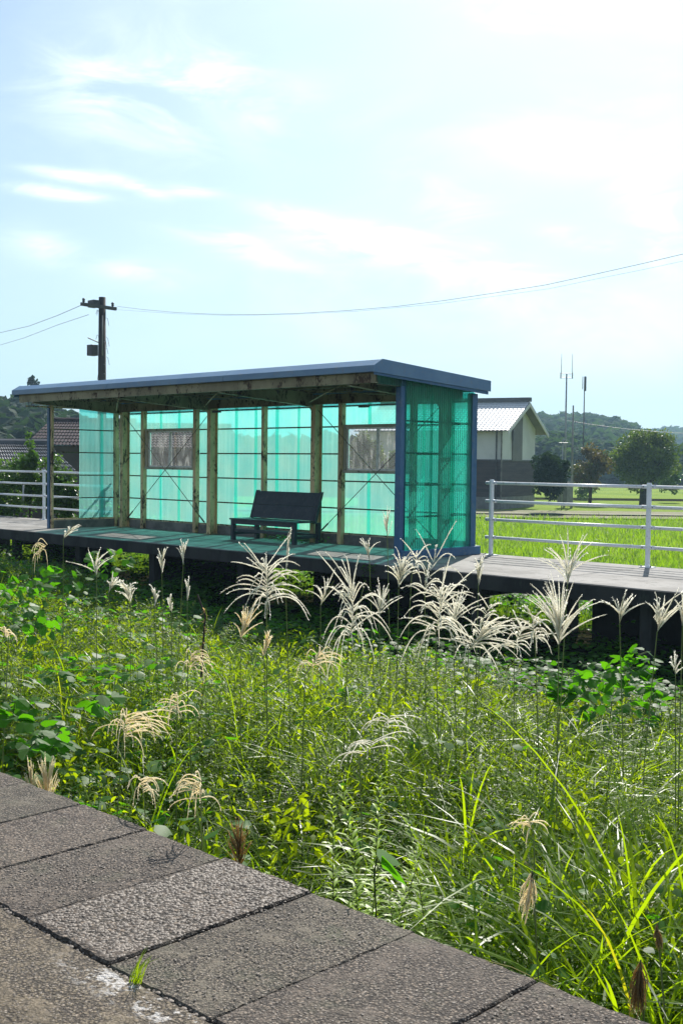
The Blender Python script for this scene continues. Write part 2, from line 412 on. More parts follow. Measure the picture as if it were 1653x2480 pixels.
def aggregate(name, tint1, tint2, cell=90.0, bump=.9, dist=.006, paint=False, moss=.25):
    """exposed pebble concrete"""
    m, g = newmat(name); P = geoco(g)
    w = g.noise(P, 20, 3, .6)
    v = g.n('ShaderNodeTexVoronoi'); g.put(v.inputs['Vector'], P); v.inputs['Scale'].default_value = cell; g.put(v.inputs['Vector'], g.mix(.012, P, g.n('ShaderNodeTexNoise').outputs['Color'])); v.inputs['Randomness'].default_value = 1
    v2 = g.n('ShaderNodeTexVoronoi'); g.put(v2.inputs['Vector'], P); v2.inputs['Scale'].default_value = cell*2.3
    sp = g.n('ShaderNodeSeparateColor'); g.put(sp.inputs[0], v.outputs['Color'])
    sp2 = g.n('ShaderNodeSeparateColor'); g.put(sp2.inputs[0], v2.outputs['Color'])
    big = g.noise(P, 2.3, 6, .62)
    c = g.mix(g.ramp(big, .36, .64), tint1, tint2)
    c = g.mix(g.m('MULTIPLY', g.ramp(sp.outputs[0], .45, 1.0), .55), c, (.36, .28, .21, 1))
    c = g.mix(g.m('MULTIPLY', g.ramp(sp2.outputs[1], .80, .95), .6), c, (.50, .44, .38, 1))
    c = g.mix(g.m('MULTIPLY', g.ramp(sp.outputs[2], .55, .9), .5), c, (.045, .038, .036, 1))
    paste = g.m('MULTIPLY', g.ramp(g.noise(P, 7.5, 7, .7, .5), .46, .64), .75)
    c = g.mix(paste, c, g.mix(g.ramp(g.noise(P, 150, 3, .7), .35, .7), tint1, tint2))
    gap = g.m('MULTIPLY', g.ramp(v.outputs['Distance'], .30, .62), g.m('SUBTRACT', 1.0, g.m('MULTIPLY', paste, .8)))
    c = g.mix(g.m('MULTIPLY', gap, .8), c, (.022, .018, .016, 1))
    c = g.mix(g.m('MULTIPLY', g.ramp(g.noise(P, 5.5, 5, .65), .52, .72), moss), c, (.075, .085, .05, 1))
    rough = .78
    if paint:
        s = g.n('ShaderNodeSeparateXYZ'); g.put(s.inputs[0], P)
        band = g.m('MULTIPLY', g.ramp(s.outputs[1], 1.70, 1.79), g.ramp(s.outputs[1], 1.85, 1.83))
        along = g.ramp(s.outputs[0], -2.95, -2.72)
        wear = g.ramp(g.m('ADD', g.m('MULTIPLY', g.noise(P, 14, 9, .75), .7), g.m('MULTIPLY', g.noise(P, 70, 4, .7), .3)), .50, .56)
        pm = g.m('MULTIPLY', g.m('MULTIPLY', band, along), wear)
        c = g.mix(g.m('MULTIPLY', pm, .85), c, (.60, .57, .54, 1))
    h = g.m('ADD', g.m('MULTIPLY', v.outputs['Distance'], -1.0), g.m('MULTIPLY', v2.outputs['Distance'], -.45))
    h = g.m('ADD', g.m('MULTIPLY', h, g.m('SUBTRACT', 1.0, g.m('MULTIPLY', paste, .7))), g.m('MULTIPLY', g.noise(P, 9, 5, .6), 2.2))
    c = g.mix(g.m('MULTIPLY', g.ramp(g.noise(P, 3.1, 8, .72, .8), .50, .70), .45), c, (.04, .034, .028, 1))
    return finish(m, g, pbsdf(g, c, rough, 0, .22, bumpn(g, h, bump, dist)))
M_agg = [aggregate('slab_aggregate_a', (.125, .094, .074), (.18, .142, .11), 92),
         aggregate('slab_aggregate_b', (.108, .084, .068), (.16, .13, .102), 104, moss=.35),
         aggregate('slab_aggregate_c', (.13, .11, .082), (.18, .155, .115), 118, moss=.5)]
M_aggcoarse = aggregate('slab_aggregate_coarse', (.098, .076, .060), (.145, .115, .09), 60, 1.0, .01)
M_asph = aggregate('platform_surface_aggregate', (.17, .132, .085), (.23, .185, .125), 100, .9, .006, paint=True, moss=.2)
M_pebble = leaf_mat('brown_pebble', (.06, .047, .038), (.25, .205, .165), None, 0.0, .6, .35, nscale=30)
M_joint = two_tone('joint_mortar', (.05, .045, .035), (.10, .09, .07), 14, rough=.95, bump=.8, bscale=50, c3=(.06, .075, .03), s3=9)

# ------------------------------------------------------------------ terrain
GZ = -1.12      # old track bed
FZ = -1.62      # rice fields
def grid(name, xs, ys, zf, mat, kind='structure'):
    xs = np.asarray(xs); ys = np.asarray(ys)
    X, Y = np.meshgrid(xs, ys); Z = zf(X, Y)
    V = np.stack([X.ravel(), Y.ravel(), Z.ravel()], 1); nx, ny = len(xs), len(ys)
    i = np.arange(nx-1)[None, :] + np.arange(ny-1)[:, None]*nx
    F = np.stack([i, i+1, i+1+nx, i+nx], -1).reshape(-1, 4)
    return fast(name, V, [F], mat, kind=kind, smooth=True)
def groundz(X, Y):
    t = np.clip((Y-15.5)/4.0, 0, 1); return GZ + (FZ-.03-GZ)*t
xs = np.concatenate([[-1500, -600, -200, -100, -60], np.arange(-40, 12, 1.0), [20, 60, 200, 600, 1500]])
ys = np.concatenate([[-60, -10, 0, 2], np.arange(3, 24, .8), [30, 60, 150, 500, 1800]])
grid('ground', xs, ys, lambda X, Y: groundz(X, Y) + .06*np.sin(X*1.7)*np.cos(Y*1.3)*(Y < 22)*(Y > 3), M_soil)

# direction helpers in the camera's ground plane
FW = Vector((fw.x, fw.y, 0)).normalized(); RTV = Vector((FW.y, -FW.x, 0))
def quad_strip(name, near_far, mat, z, kind='structure'):
    """ground strip between two image-derived polylines on plane z"""
    a, b = near_far
    V = [onz(x, y, z) for x, y in a] + [onz(x, y, z) for x, y in b]; n = len(a)
    F = [(i, i+1, n+i+1, n+i) for i in range(n-1)]
    return fast(name, np.array(V), [np.array(F)], mat, kind=kind)
fp = []
for k, (d0, d1, l, r) in enumerate([(24, 66, -80, 60), (76, 104, -60, 90), (112, 420, -300, 400)]):
    c = FW*1.0
    V = [FW*d0 + RTV*l, FW*d0 + RTV*r, FW*d1 + RTV*r*1.4, FW*d1 + RTV*l*1.4]
    V = [(p.x, p.y, FZ) for p in V]
    fast('rice_field', np.array(V), [np.array([[0, 1, 2, 3]])], M_field, kind='structure')
V = [FW*66.0 + RTV*-40, FW*66.0 + RTV*80, FW*69.5 + RTV*80, FW*69.5 + RTV*-40]
fast('grass_verge', np.array([(p.x, p.y, FZ+.10) for p in V]), [np.array([[0, 1, 2, 3]])], M_bank, kind='structure')
V = [FW*69.5 + RTV*4, FW*69.0 + RTV*80, FW*71.2 + RTV*80, FW*71.2 + RTV*4]
fast('farm_track', np.array([(p.x, p.y, FZ+.17) for p in V]), [np.array([[0, 1, 2, 3]])], M_path, kind='structure')
V = [FW*71.2 + RTV*-40, FW*71.2 + RTV*80, FW*76.0 + RTV*80, FW*76.0 + RTV*-40]
fast('grass_verge', np.array([(p.x, p.y, FZ+.13) for p in V]), [np.array([[0, 1, 2, 3]])], M_bank, kind='structure')

# ------------------------------------------------------------------ near platform
npf = empty('near_platform', (-3, 1.3, 0), kind='structure')
MB().box(-14, 6, -6, 1.846, -.25, -.006).build('platform_surface', M_asph, npf)
MB().box(-14, 6, 1.85, 2.62, -.30, -.012).build('joint_bed', M_joint, npf)
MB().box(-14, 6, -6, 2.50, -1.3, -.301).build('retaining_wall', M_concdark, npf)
seams = []
x = -1.815 + .457*7
while x > -9.0: seams.append(x); x -= .457
for i in range(len(seams)-1):
    x1, x0 = seams[i], seams[i+1]
    coarse = abs((x0+x1)/2 + 2.96) < .12
    j = random.Random(i)
    g1, g0 = .0015 + .003*j.random(), .0015 + .003*j.random()
    # irregular slab outline with nibbled edges
    top = []
    def edge(pa, pb, n, amp):
        out = []
        for k in range(n):
            t = k/n; px = pa[0] + (pb[0]-pa[0])*t; py = pa[1] + (pb[1]-pa[1])*t
            out.append((px + j.uniform(-amp, amp), py + j.uniform(-amp, amp)))
        return out
    y0, y1 = 1.862 + j.uniform(-.006, .006), 2.66 + j.uniform(-.008, .008)
    out = edge((x0+g0, y0), (x1-g1, y0), 14, .006) + edge((x1-g1, y0), (x1-g1, y1), 22, .0035) + \
          edge((x1-g1, y1), (x0+g0, y1), 12, .005) + edge((x0+g0, y1), (x0+g0, y0), 22, .0035)
    zt = j.uniform(-.004, .004); n = len(out)
    inset = [(x_ + (.5*(x0+x1)-x_)*.022, y_ + (.5*(y0+y1)-y_)*.012) for x_, y_ in out]
    mb = MB()
    vs_ = [(a, b, zt) for a, b in inset] + [(a, b, zt-.007) for a, b in out] + [(a, b, zt-.10) for a, b in out]
    fs = [tuple(range(n))]
    for k in range(n):
        k2 = (k+1) % n
        fs += [(k, n+k, n+k2, k2), (n+k, 2*n+k, 2*n+k2, n+k2)]
    mb.add(vs_, fs)
    mb.build('paving_slab', M_aggcoarse if coarse else M_agg[j.randrange(3)], npf, label='coarse slab with bare exposed pebbles' if coarse else None)

# loose and proud pebbles as real geometry
def pebbles(name, regions, parent, mat):
    ico = np.array([(0,0,1),(.89,0,.45),(.28,.85,.45),(-.72,.53,.45),(-.72,-.53,.45),(.28,-.85,.45),(.72,.53,-.45),(-.28,.85,-.45),(-.89,0,-.45),(-.28,-.85,-.45),(.72,-.53,-.45),(0,0,-1)])
    icf = np.array([(0,1,2),(0,2,3),(0,3,4),(0,4,5),(0,5,1),(1,6,2),(2,7,3),(3,8,4),(4,9,5),(5,10,1)])
    Vs, Fs, As = [], [], []; b = 0
    for (x0, x1, y0, y1, n, s0, s1, zz) in regions:
        for _ in range(n):
            px, py = random.uniform(x0, x1), random.uniform(y0, y1)
            s = random.uniform(s0, s1); a = random.uniform(0, PI)
            v = ico*np.array([s, s*random.uniform(.55, .9), s*.42])
            v = v*(1 + RNG.uniform(-.12, .12, (12, 1)))
            c, sn = math.cos(a), math.sin(a)
            v = np.stack([v[:,0]*c - v[:,1]*sn + px, v[:,0]*sn + v[:,1]*c + py, v[:,2] + zz + random.uniform(-.3, .25)*s*.4], 1)
            Vs.append(v); Fs.append(icf + b); b += 12; As.append(np.full(12, random.random()))
    return fast(name, np.concatenate(Vs), [np.concatenate(Fs)], mat, parent, np.concatenate(As), True, 'stuff')
pebbles('pebbles', [(-3.17, -2.74, 1.88, 2.65, 3400, .004, .010, .001), (-5.2, -1.4, 1.30, 1.76, 2200, .002, .005, -.006),
                    (-5.5, -1.4, 1.88, 2.62, 5200, .002, .0055, .0), (-5.3, -1.6, 1.835, 1.872, 700, .004, .012, -.010)], npf, M_pebble)
# ------------------------------------------------------------------ far platform
FY0, FY1 = 12.15, 15.02
fpf = empty('far_platform', (-14, 13.5, 0), kind='structure')
xj = -32.4
k = 0
while xj < -1:
    x1 = xj + 3.0
    MB().box(xj+.006, x1-.006, FY0 + random.uniform(-.006, .006), FY1, -.165, random.uniform(-.003, .003)).build('deck_slab', M_concrete, fpf, bevel=.008)
    k += 1; xj = x1
MB().box(-32.4, .6, FY0-.022, FY0-.008, -.20, -.010).build('edge_shade_strip', M_concdark, fpf)  # thin strip added over the slab edge, its shade painted in as dark colour
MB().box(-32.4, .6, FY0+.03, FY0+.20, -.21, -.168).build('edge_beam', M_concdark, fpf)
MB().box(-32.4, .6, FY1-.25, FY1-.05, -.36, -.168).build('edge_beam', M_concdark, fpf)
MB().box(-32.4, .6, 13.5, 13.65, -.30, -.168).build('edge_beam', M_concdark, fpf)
def xat(px): return float(ony(px, 1400, 14.66)[0])
for (pa_, pb_) in ((-700, 20), (120, 225), (380, 655), (765, 1180), (1440, 1900)):
    MB().box(xat(pa_), xat(pb_), 14.60, 14.72, -1.6, -.17).build('added_abutment', M_concdark, fpf)  # segments added to keep the view under the deck dark
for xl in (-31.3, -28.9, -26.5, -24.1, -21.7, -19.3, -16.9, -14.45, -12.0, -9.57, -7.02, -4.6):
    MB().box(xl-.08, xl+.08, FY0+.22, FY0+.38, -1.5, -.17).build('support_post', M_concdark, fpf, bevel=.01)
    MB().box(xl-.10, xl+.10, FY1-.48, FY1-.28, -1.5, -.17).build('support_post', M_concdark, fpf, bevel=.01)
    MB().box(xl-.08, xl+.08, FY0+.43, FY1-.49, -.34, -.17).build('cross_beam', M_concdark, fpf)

# ------------------------------------------------------------------ shelter
SH = empty('platform_shelter', (-16.4, 13.9, 0), label='open waiting shelter with blue metal roof and green corrugated plastic walls on the far platform', cat='shelter')
XR, XL, YB = -11.48, -21.36, 14.75
ZG = [2.094, 1.608, 1.123, .637]
def roofz(y): return 2.955 + (y-12.38)*(2.787-2.955)/(14.95-12.38)
RX0, RX1 = -21.47, -11.36
sx = [RX0, -18.85, -15.05, RX1]
s0 = ony(258, 950, 12.21)[0]; s1 = ony(541, 920, 12.21)[0]
sx = [RX0, s0, s1, RX1]
for i in range(3):
    a, b = sx[i] + (.004 if i else 0), sx[i+1] - (.004 if i < 2 else 0)
    MB().prism([(12.21, 2.855), (12.38, roofz(12.38)), (14.95, roofz(14.95)), (14.95, roofz(14.95)-.02), (12.39, roofz(12.39)-.03), (12.23, 2.84)], 'x', a, b).build('roof_panel', M_roofblue, SH)
    MB().prism([(12.205, 2.86), (12.225, 2.853), (12.225, 2.775), (12.25, 2.772), (12.25, 2.762), (12.205, 2.768)], 'x', a, b).build('fascia_panel', M_roofblue, SH)
for xe, s in ((RX1, 1), (RX0, -1)):
    MB().prism([(12.205, 2.858), (12.385, roofz(12.38)+.006), (14.97, roofz(14.95)+.006), (14.97, roofz(14.95)-.165), (12.205, 2.765)], 'x', xe, xe+.012*s).build('end_fascia', M_roofblue, SH)
    MB().prism([(12.24, 2.765), (14.93, roofz(14.93)-.166), (14.93, roofz(14.93)-.215), (12.24, 2.728)], 'x', xe-.03*s, xe-.008*s).build('verge_trim', M_blue, SH)
MB().box(RX0+.02, RX1-.02, 14.93, 14.95, roofz(14.95)-.16, roofz(14.95)-.021).build('rear_fascia', M_roofblue, SH)
# ribbed deck seen from below
n = 330
xs_ = np.linspace(RX0+.03, RX1-.03, n); zz = np.where((np.arange(n)//2) % 4 < 2, 0.0, -.022)
V = np.concatenate([np.stack([xs_, np.full(n, 12.40), roofz(12.42)-.045+zz], 1), np.stack([xs_, np.full(n, 14.92), roofz(14.92)-.045+zz], 1)])
i_ = np.arange(n-1)
fast('roof_deck', V, [np.stack([i_, i_+1, i_+1+n, i_+n], 1)], M_deck, SH)
# purlins, beams, arms
for y in (12.85, 13.4, 13.95, 14.4):
    MB().box(XL+.05, XR-.05, y-.02, y+.02, roofz(y)-.13, roofz(y)-.068).build('purlin', M_cream2, SH)
MB().box(RX0+.10, RX1-.06, 12.31, 12.325, 2.615, 2.775).build('front_beam', M_cream2, SH)
MB().box(RX0+.10, RX1-.06, 12.326, 12.375, 2.615, 2.628).build('front_beam_flange', M_cream2, SH)
MB().box(XL+.05, XR-.05, 14.46, 14.475, 2.485, 2.66).build('rear_beam', M_cream2, SH)
MB().box(XL+.05, XR-.05, 14.43, 14.459, 2.485, 2.497).build('rear_beam_flange', M_cream2, SH)
HV = [-20.885, -17.90, -14.945, -11.96]
for xp in HV:
    w = .055
    p = MB().box(xp-w, xp+w, 14.48, 14.492, 0, 2.56).box(xp-w, xp+w, 14.655, 14.667, 0, 2.56).box(xp-.006, xp+.006, 14.493, 14.654, 0, 2.56)
    p.build('main_post', M_cream, SH)
    MB().box(xp-.09, xp+.09, 14.44, 14.70, .001, .014).build('base_plate', M_cream2, SH)
    MB().prism([(12.33, 2.60), (14.40, 2.46), (14.475, 2.46), (14.475, roofz(14.475)-.14), (12.33, roofz(12.33)-.10)], 'x', xp-.005, xp+.005).prism([(12.33, 2.588), (14.40, 2.448), (14.40, 2.459), (12.33, 2.599)], 'x', xp-.045, xp+.045).build('roof_arm', M_cream2, SH)
    MB().prism([(xp-w-.002, 2.48), (xp-w-.20, 2.48), (xp-w-.13, 2.44), (xp-w-.055, 2.36), (xp-w-.002, 2.20)], 'y', 14.56, 14.572).build('knee_plate', M_cream2, SH)
LT = [-20.30, -18.51, -16.44, -14.38, -12.70]
for xp in LT:
    w = .035 if xp == -16.44 else .045
    MB().box(xp-w, xp+w, 14.60, 14.606, 0, 2.52).box(xp+w-.006, xp+w, 14.607, 14.70, 0, 2.52).box(xp-w, xp-w+.02, 14.607, 14.70, 0, 2.52).build('wall_stud', M_cream, SH)
# corner posts
box('corner_post', M_blue, SH, -11.60, -11.49, 12.96, 13.09, 0, 2.74, bevel=.006, label='blue front corner post')
box('corner_post', M_blue, SH, -11.58, -11.475, 14.66, 14.80, 0, 2.58, bevel=.006, label='blue rear corner post')
box('corner_post', M_blue, SH, -21.44, -21.36, 13.00, 13.075, 0, 2.74, bevel=.004, label='blue left corner post')
box('corner_post_flange', M_cream, SH, -21.358, -21.30, 13.03, 13.075, 0, 2.70, label='cream inner flange')
box('corner_post', M_cream, SH, -21.36, -21.27, 14.60, 14.69, 0, 2.52)
# girts
for z in ZG + [2.46]:
    def girt(a, b, z):
        box('girt', M_girt, SH, a, b, 14.704, 14.732, z-.013, z+.013)
    if z in (ZG[1],):
        for a, b in ((-21.3, -20.26), (-18.46, -14.42), (-12.66, -11.6)): girt(a, b, z)
    elif z == ZG[0]:
        girt(-21.3, -11.6, z)
    else: girt(-21.3, -11.6, z)
    if z < 2.3:
        box('girt', M_girt, SH, -21.35, -21.325, 13.08, 14.60, z-.012, z+.012)
        box('girt', M_girt, SH, -11.545, -11.515, 13.10, 14.65, z-.013, z+.013)
box('girt', M_girt, SH, -11.545, -11.515, 12.45, 14.65, 2.60, 2.63)
box('top_rail', M_cream, SH, -21.35, -21.32, 12.45, 14.6, 2.535, 2.56)
box('sill_rail', M_cream2, SH, -21.27, -11.61, 14.69, 14.735, .175, .205)
box('sill_rail', M_cream, SH, -21.36, -21.31, 13.08, 14.60, .175, .205)
# plinths
box('plinth', M_plinth, SH, -21.36, -11.62, 14.68, 14.80, .001, .170)
box('plinth', M_plinth, SH, -21.40, -21.30, 13.08, 14.59, .001, .170)
box('plinth', M_blue, SH, -11.57, -11.40, 12.98, 14.84, .001, .135, bevel=.006, label='blue painted kerb under the right side wall')
# corrugated sheets
def sheet(axis, a0, a1, z0f, z1f, off, name='plastic_sheet', par=SH, amp=.0085, pitch=.032, mat=None):
    n = max(8, int((a1-a0)/pitch*6))
    a = np.linspace(a0, a1, n); w = off + amp*np.sin(a/pitch*2*PI)
    zs = 5
    rows = []
    for k in range(zs):
        t = k/(zs-1); z = z0f(a) + (z1f(a)-z0f(a))*t
        warp = .003*np.sin(a*3.1 + k*1.3)
        rows.append(np.stack([a, w+warp, z], 1) if axis == 'x' else np.stack([w+warp, a, z], 1))
    V = np.concatenate(rows); F = []
    i_ = np.arange(n-1)
    for k in range(zs-1): F.append(np.stack([k*n+i_, k*n+i_+1, (k+1)*n+i_+1, (k+1)*n+i_], 1))
    return fast(name, V, [np.concatenate(F)], mat or M_sheet, par, smooth=True)
c0 = lambda z: (lambda a: np.full_like(a, z))
W1, W2 = (-20.19, -18.64), (-14.30, -12.77); WZ0, WZ1 = 1.32, 2.075
edges_x = [-21.34, -20.53, -19.87, -19.24, -18.62, -18.02, -17.42, -16.84, -16.23, -15.64, -15.05, -14.45, -13.84, -13.21, -12.60, -11.99, -11.50]
for i in range(len(edges_x)-1):
    a, b = edges_x[i], edges_x[i+1] + (.075 if i < len(edges_x)-2 else 0)
    off = YB + (.010 if i % 2 else 0)
    cuts = [(w0, w1) for (w0, w1) in (W1, W2) if b > w0 and a < w1]
    if not cuts:
        sheet('x', a, b, c0(.19), c0(2.60), off)
    else:
        w0, w1 = cuts[0]
        sheet('x', a, b, c0(.19), c0(WZ0), off); sheet('x', a, b, c0(WZ1), c0(2.60), off)
        if a < w0 - .03: sheet('x', a, w0, c0(WZ0), c0(WZ1), off)
        if b > w1 + .03: sheet('x', w1, b, c0(WZ0), c0(WZ1), off)
rz_ = lambda a: roofz(a) - .12
for i, (a, b) in enumerate(((13.03, 13.70), (13.62, 14.22), (14.14, 14.70))):
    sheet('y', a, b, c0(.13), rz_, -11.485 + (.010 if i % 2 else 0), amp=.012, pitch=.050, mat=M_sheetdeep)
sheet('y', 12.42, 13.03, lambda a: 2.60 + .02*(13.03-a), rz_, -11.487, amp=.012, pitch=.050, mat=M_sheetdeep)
sheet('y', 13.74, 14.36, c0(.20), c0(2.56), -21.37); sheet('y', 14.28, 14.72, c0(.20), c0(2.56), -21.38)
# windows
for (w0, w1) in (W1, W2):
    y0, y1 = 14.64, 14.74
    wn = MB().box(w0-.05, w1+.05, y0, y1, WZ1, WZ1+.05).box(w0-.05, w1+.05, y0-.015, y1, WZ0-.05, WZ0).box(w0-.05, w0, y0, y1, WZ0, WZ1).box(w1, w1+.05, y0, y1, WZ0, WZ1).build('window', M_winframe, SH)
    xm = (w0+w1)/2
    for (a, b, yy) in ((w0+.002, xm+.02, 14.69), (xm-.02, w1-.002, 14.66)):
        fr = .030
        MB().box(a, b, yy, yy+.022, WZ1-fr, WZ1-.002).box(a, b, yy, yy+.022, WZ0+.002, WZ0+fr).box(a, a+fr, yy, yy+.022, WZ0+fr, WZ1-fr).box(b-fr, b, yy, yy+.022, WZ0+fr, WZ1-fr).build('sash', M_alu, wn)
        MB().box(a+fr, b-fr, yy+.009, yy+.013, WZ0+fr, WZ1-fr).build('pane', M_pane, wn)
# bracing
def rod(a, b, r=.007, mid=True):
    tube('brace_rod', M_rod, SH, [a, b], r, 6)
    if mid:
        A, B = Vector(a), Vector(b); c = A.lerp(B, .93); d = (B-A).normalized()*.10
        tube('turnbuckle', M_rod, SH, [c-d, c+d], .016, 6)
for (xa, xb) in ((-20.82, -17.97), (-14.88, -12.02)):
    rod((xa, 14.53, 2.40), (xb, 14.53, .14)); rod((xb, 14.545, 2.40), (xa, 14.545, .14))
for (xa, xb) in ((HV[0], HV[1]), (HV[1], HV[2]), (HV[2], HV[3])):
    tube('roof_brace', M_cream, SH, [(xa+.08, 14.3, 2.52), ((xa+xb)/2, 13.35, 2.60), (xb-.08, 12.45, 2.68)], .010, 6)
    tube('roof_brace', M_cream2, SH, [(xa+.08, 12.45, 2.69), (xb-.08, 14.3, 2.53)], .009, 6)
# a small lamp bracket and lantern under the eave beam
for xq in (-17.55, -13.6): box('light_fitting', M_darkmetal, SH, xq-.10, xq+.10, 14.35, 14.42, 2.40, 2.445)
for o in [o for o in COL.objects if o.parent == SH and o.name.startswith('light_fitting')]: o['label'] = 'small dark fitting under the rear beam'

# ------------------------------------------------------------------ bench
BN = empty('bench', (-15.6, 14.1, 0), label='dark blue-black bench with high solid backrest inside the shelter', cat='bench')
bx0, bx1 = -16.45, -14.68
for k in range(3):
    y = 13.80 + k*.165
    MB().box(bx0, bx1, y, y+.158, .375, .405).build('seat_plank', M_bench, BN, bevel=.004)
for xq in (bx0+.02, bx1-.10):
    box('leg', M_bench, BN, xq, xq+.075, 13.82, 13.895, .001, .372, bevel=.004)
    box('leg', M_bench, BN, xq, xq+.075, 14.40, 14.475, .001, .372, bevel=.004)
    box('side_rail', M_bench, BN, xq+.01, xq+.065, 13.90, 14.395, .10, .15)
box('stretcher', M_bench, BN, bx0+.10, bx1-.105, 14.42, 14.46, .12, .17)
box('stretcher', M_bench, BN, bx0+.10, bx1-.105, 13.84, 13.875, .16, .21)
box('apron', M_bench, BN, bx0+.10, bx1-.105, 13.83, 13.86, .30, .372)
def slant(z0, z1, x0, x1, th=.03):
    f = lambda z: 14.30 + (z-.40)*.30
    return MB().prism([(f(z0), z0), (f(z1), z1), (f(z1)+th, z1), (f(z0)+th, z0)], 'x', x0, x1)
slant(.407, .657, bx0+.03, bx1-.03).build('back_plank', M_bench, BN, bevel=.003)
slant(.659, .905, bx0+.03, bx1-.03).build('back_plank', M_bench, BN, bevel=.003)
for xq in (bx0+.005, bx1-.055): slant(.36, .92, xq, xq+.05, .06).build('back_post', M_bench, BN)

# ------------------------------------------------------------------ white pipe fences
def fence(posts, xa, xb, label):
    F = empty('pipe_fence', ((posts[0]), 14.8, 0), label=label, cat='fence')
    for xp in posts:
        MB().tube([(xp, 14.8, .012), (xp, 14.8, 1.195), (xp, 14.8, 1.21)], [.037, .037, .03], 12).build('post', M_white, F, smooth=False)
        box('base_plate', M_white, F, xp-.10, xp+.10, 14.73, 14.87, .001, .013)
        mb = MB()
        for dx in (-.075, .075):
            mb.tube([(xp+dx, 14.755, .013), (xp+dx, 14.755, .035)], .011, 6)
        for z in (1.155, .865, .572, .288):
            for dx in (-.075, .075): mb.tube([(xp+dx, 14.772, z), (xp+dx, 14.763, z)], .008, 6)
        mb.build('bolts', M_bolt, F)
        for z in (1.155, .865, .572, .288):
            MB().tube([(xp-.11, 14.8, z), (xp+.11, 14.8, z)], .0275, 10).build('rail_sleeve', M_white, F, smooth=True)
    ps = sorted([xa, xb] + list(posts))
    for a, b in zip(ps[:-1], ps[1:]):
        if b-a < .2: continue
        for z in (1.155, .865, .572, .288):
            MB().tube([(a+.03, 14.8, z), ((a+b)/2, 14.8, z-.004), (b-.03, 14.8, z)], .024, 10).build('rail', M_white, F, smooth=True)
    return F
fence([-11.17, -8.386, -5.6, -2.8], -11.17, -2.8, 'white four-rail pipe fence to the right of the shelter')
fence([-24.54, -27.45, -30.3, -21.63], -32.5, -21.63, 'white four-rail pipe fence to the left of the shelter')

# ------------------------------------------------------------------ vegetation generators (numpy)
def blades(base, L, W, az, droop, v, seg=4, lean=None):
    """arching grass blades; returns verts, faces, attr"""
    n = len(L); t = np.linspace(0, 1, seg+1)[None, :]
    if lean is None: lean = RNG.uniform(.05, .35, n)
    d = droop[:, None]; ln = lean[:, None]
    hor = L[:, None]*(ln*t + d*t**2.0*.72)
    ver = L[:, None]*(t*np.sqrt(np.clip(1-ln**2, .2, 1)) - d*.60*t**2.3)
    w = W[:, None]*np.interp(t, [0, .2, .45, .7, .9, 1], [.6, .95, 1, .8, .4, .03])*.5
    dx, dy = np.cos(az)[:, None], np.sin(az)[:, None]
    tw = az + PI/2 + RNG.uniform(-.6, .6, n); wx, wy = np.cos(tw)[:, None], np.sin(tw)[:, None]
    cx = base[:, 0:1] + dx*hor; cy = base[:, 1:2] + dy*hor; cz = base[:, 2:3] + ver
    tilt = RNG.uniform(-.35, .35, n)[:, None]
    A = np.stack([cx - wx*w, cy - wy*w, cz - w*tilt], -1); B = np.stack([cx + wx*w, cy + wy*w, cz + w*tilt], -1)
    V = np.stack([A, B], 2).reshape(n*(seg+1)*2, 3)
    s = np.arange(seg)*2; q = np.stack([s, s+1, s+3, s+2], 1)
    F = (q[None] + (np.arange(n)*(seg+1)*2)[:, None, None]).reshape(-1, 4)
    return V, F, np.repeat(v, (seg+1)*2)
def leaves(P, D, N, L, W, v, bend=.15):
    """lens shaped leaves: base P, direction D, side vector N"""
    n = len(L); L = L[:, None]; W = W[:, None]
    dn = np.zeros((n, 3)); dn[:, 2] = -1
    a = P; m1 = P + D*L*.35 + N*W*.5; m2 = P + D*L*.35 - N*W*.5
    n1 = P + D*L*.70 + N*W*.34 + dn*L*bend*.5; n2 = P + D*L*.70 - N*W*.34 + dn*L*bend*.5
    tp = P + D*L + dn*L*bend*1.2
    V = np.stack([a, m1, m2, n1, n2, tp], 1).reshape(-1, 3)
    b = (np.arange(n)*6)[:, None]
    T = np.concatenate([b + np.array([[0, 2, 1]]), b + np.array([[3, 4, 5]])]); Q = b + np.array([[1, 2, 4, 3]])
    return V, T, Q, np.repeat(v, 6)
def unit(a): return a/np.maximum(np.linalg.norm(a, axis=1, keepdims=True), 1e-6)
def stems_(base, top, r, v, bendv):
    """thin triangular stems, 4 rings"""
    n = len(r); t = np.linspace(0, 1, 4)
    C = base[:, None]*(1-t)[None, :, None] + top[:, None]*t[None, :, None] + bendv[:, None]*(t*(1-t)*4)[None, :, None]
    an = np.arange(3)*2*PI/3
    off = np.stack([np.cos(an), np.sin(an), 0*an], 1)
    rr = r[:, None]*np.array([1, .85, .65, .3])[None, :]
    V = C[:, :, None, :] + off[None, None]*rr[:, :, None, None]
    V = V.reshape(-1, 3); q = []
    for k in range(3):
        for j in range(3): q.append((k*3+j, k*3+(j+1) % 3, (k+1)*3+(j+1) % 3, (k+1)*3+j))
    F = (np.array(q)[None] + (np.arange(n)*12)[:, None, None]).reshape(-1, 4)
    return V, F, np.repeat(v, 12), C
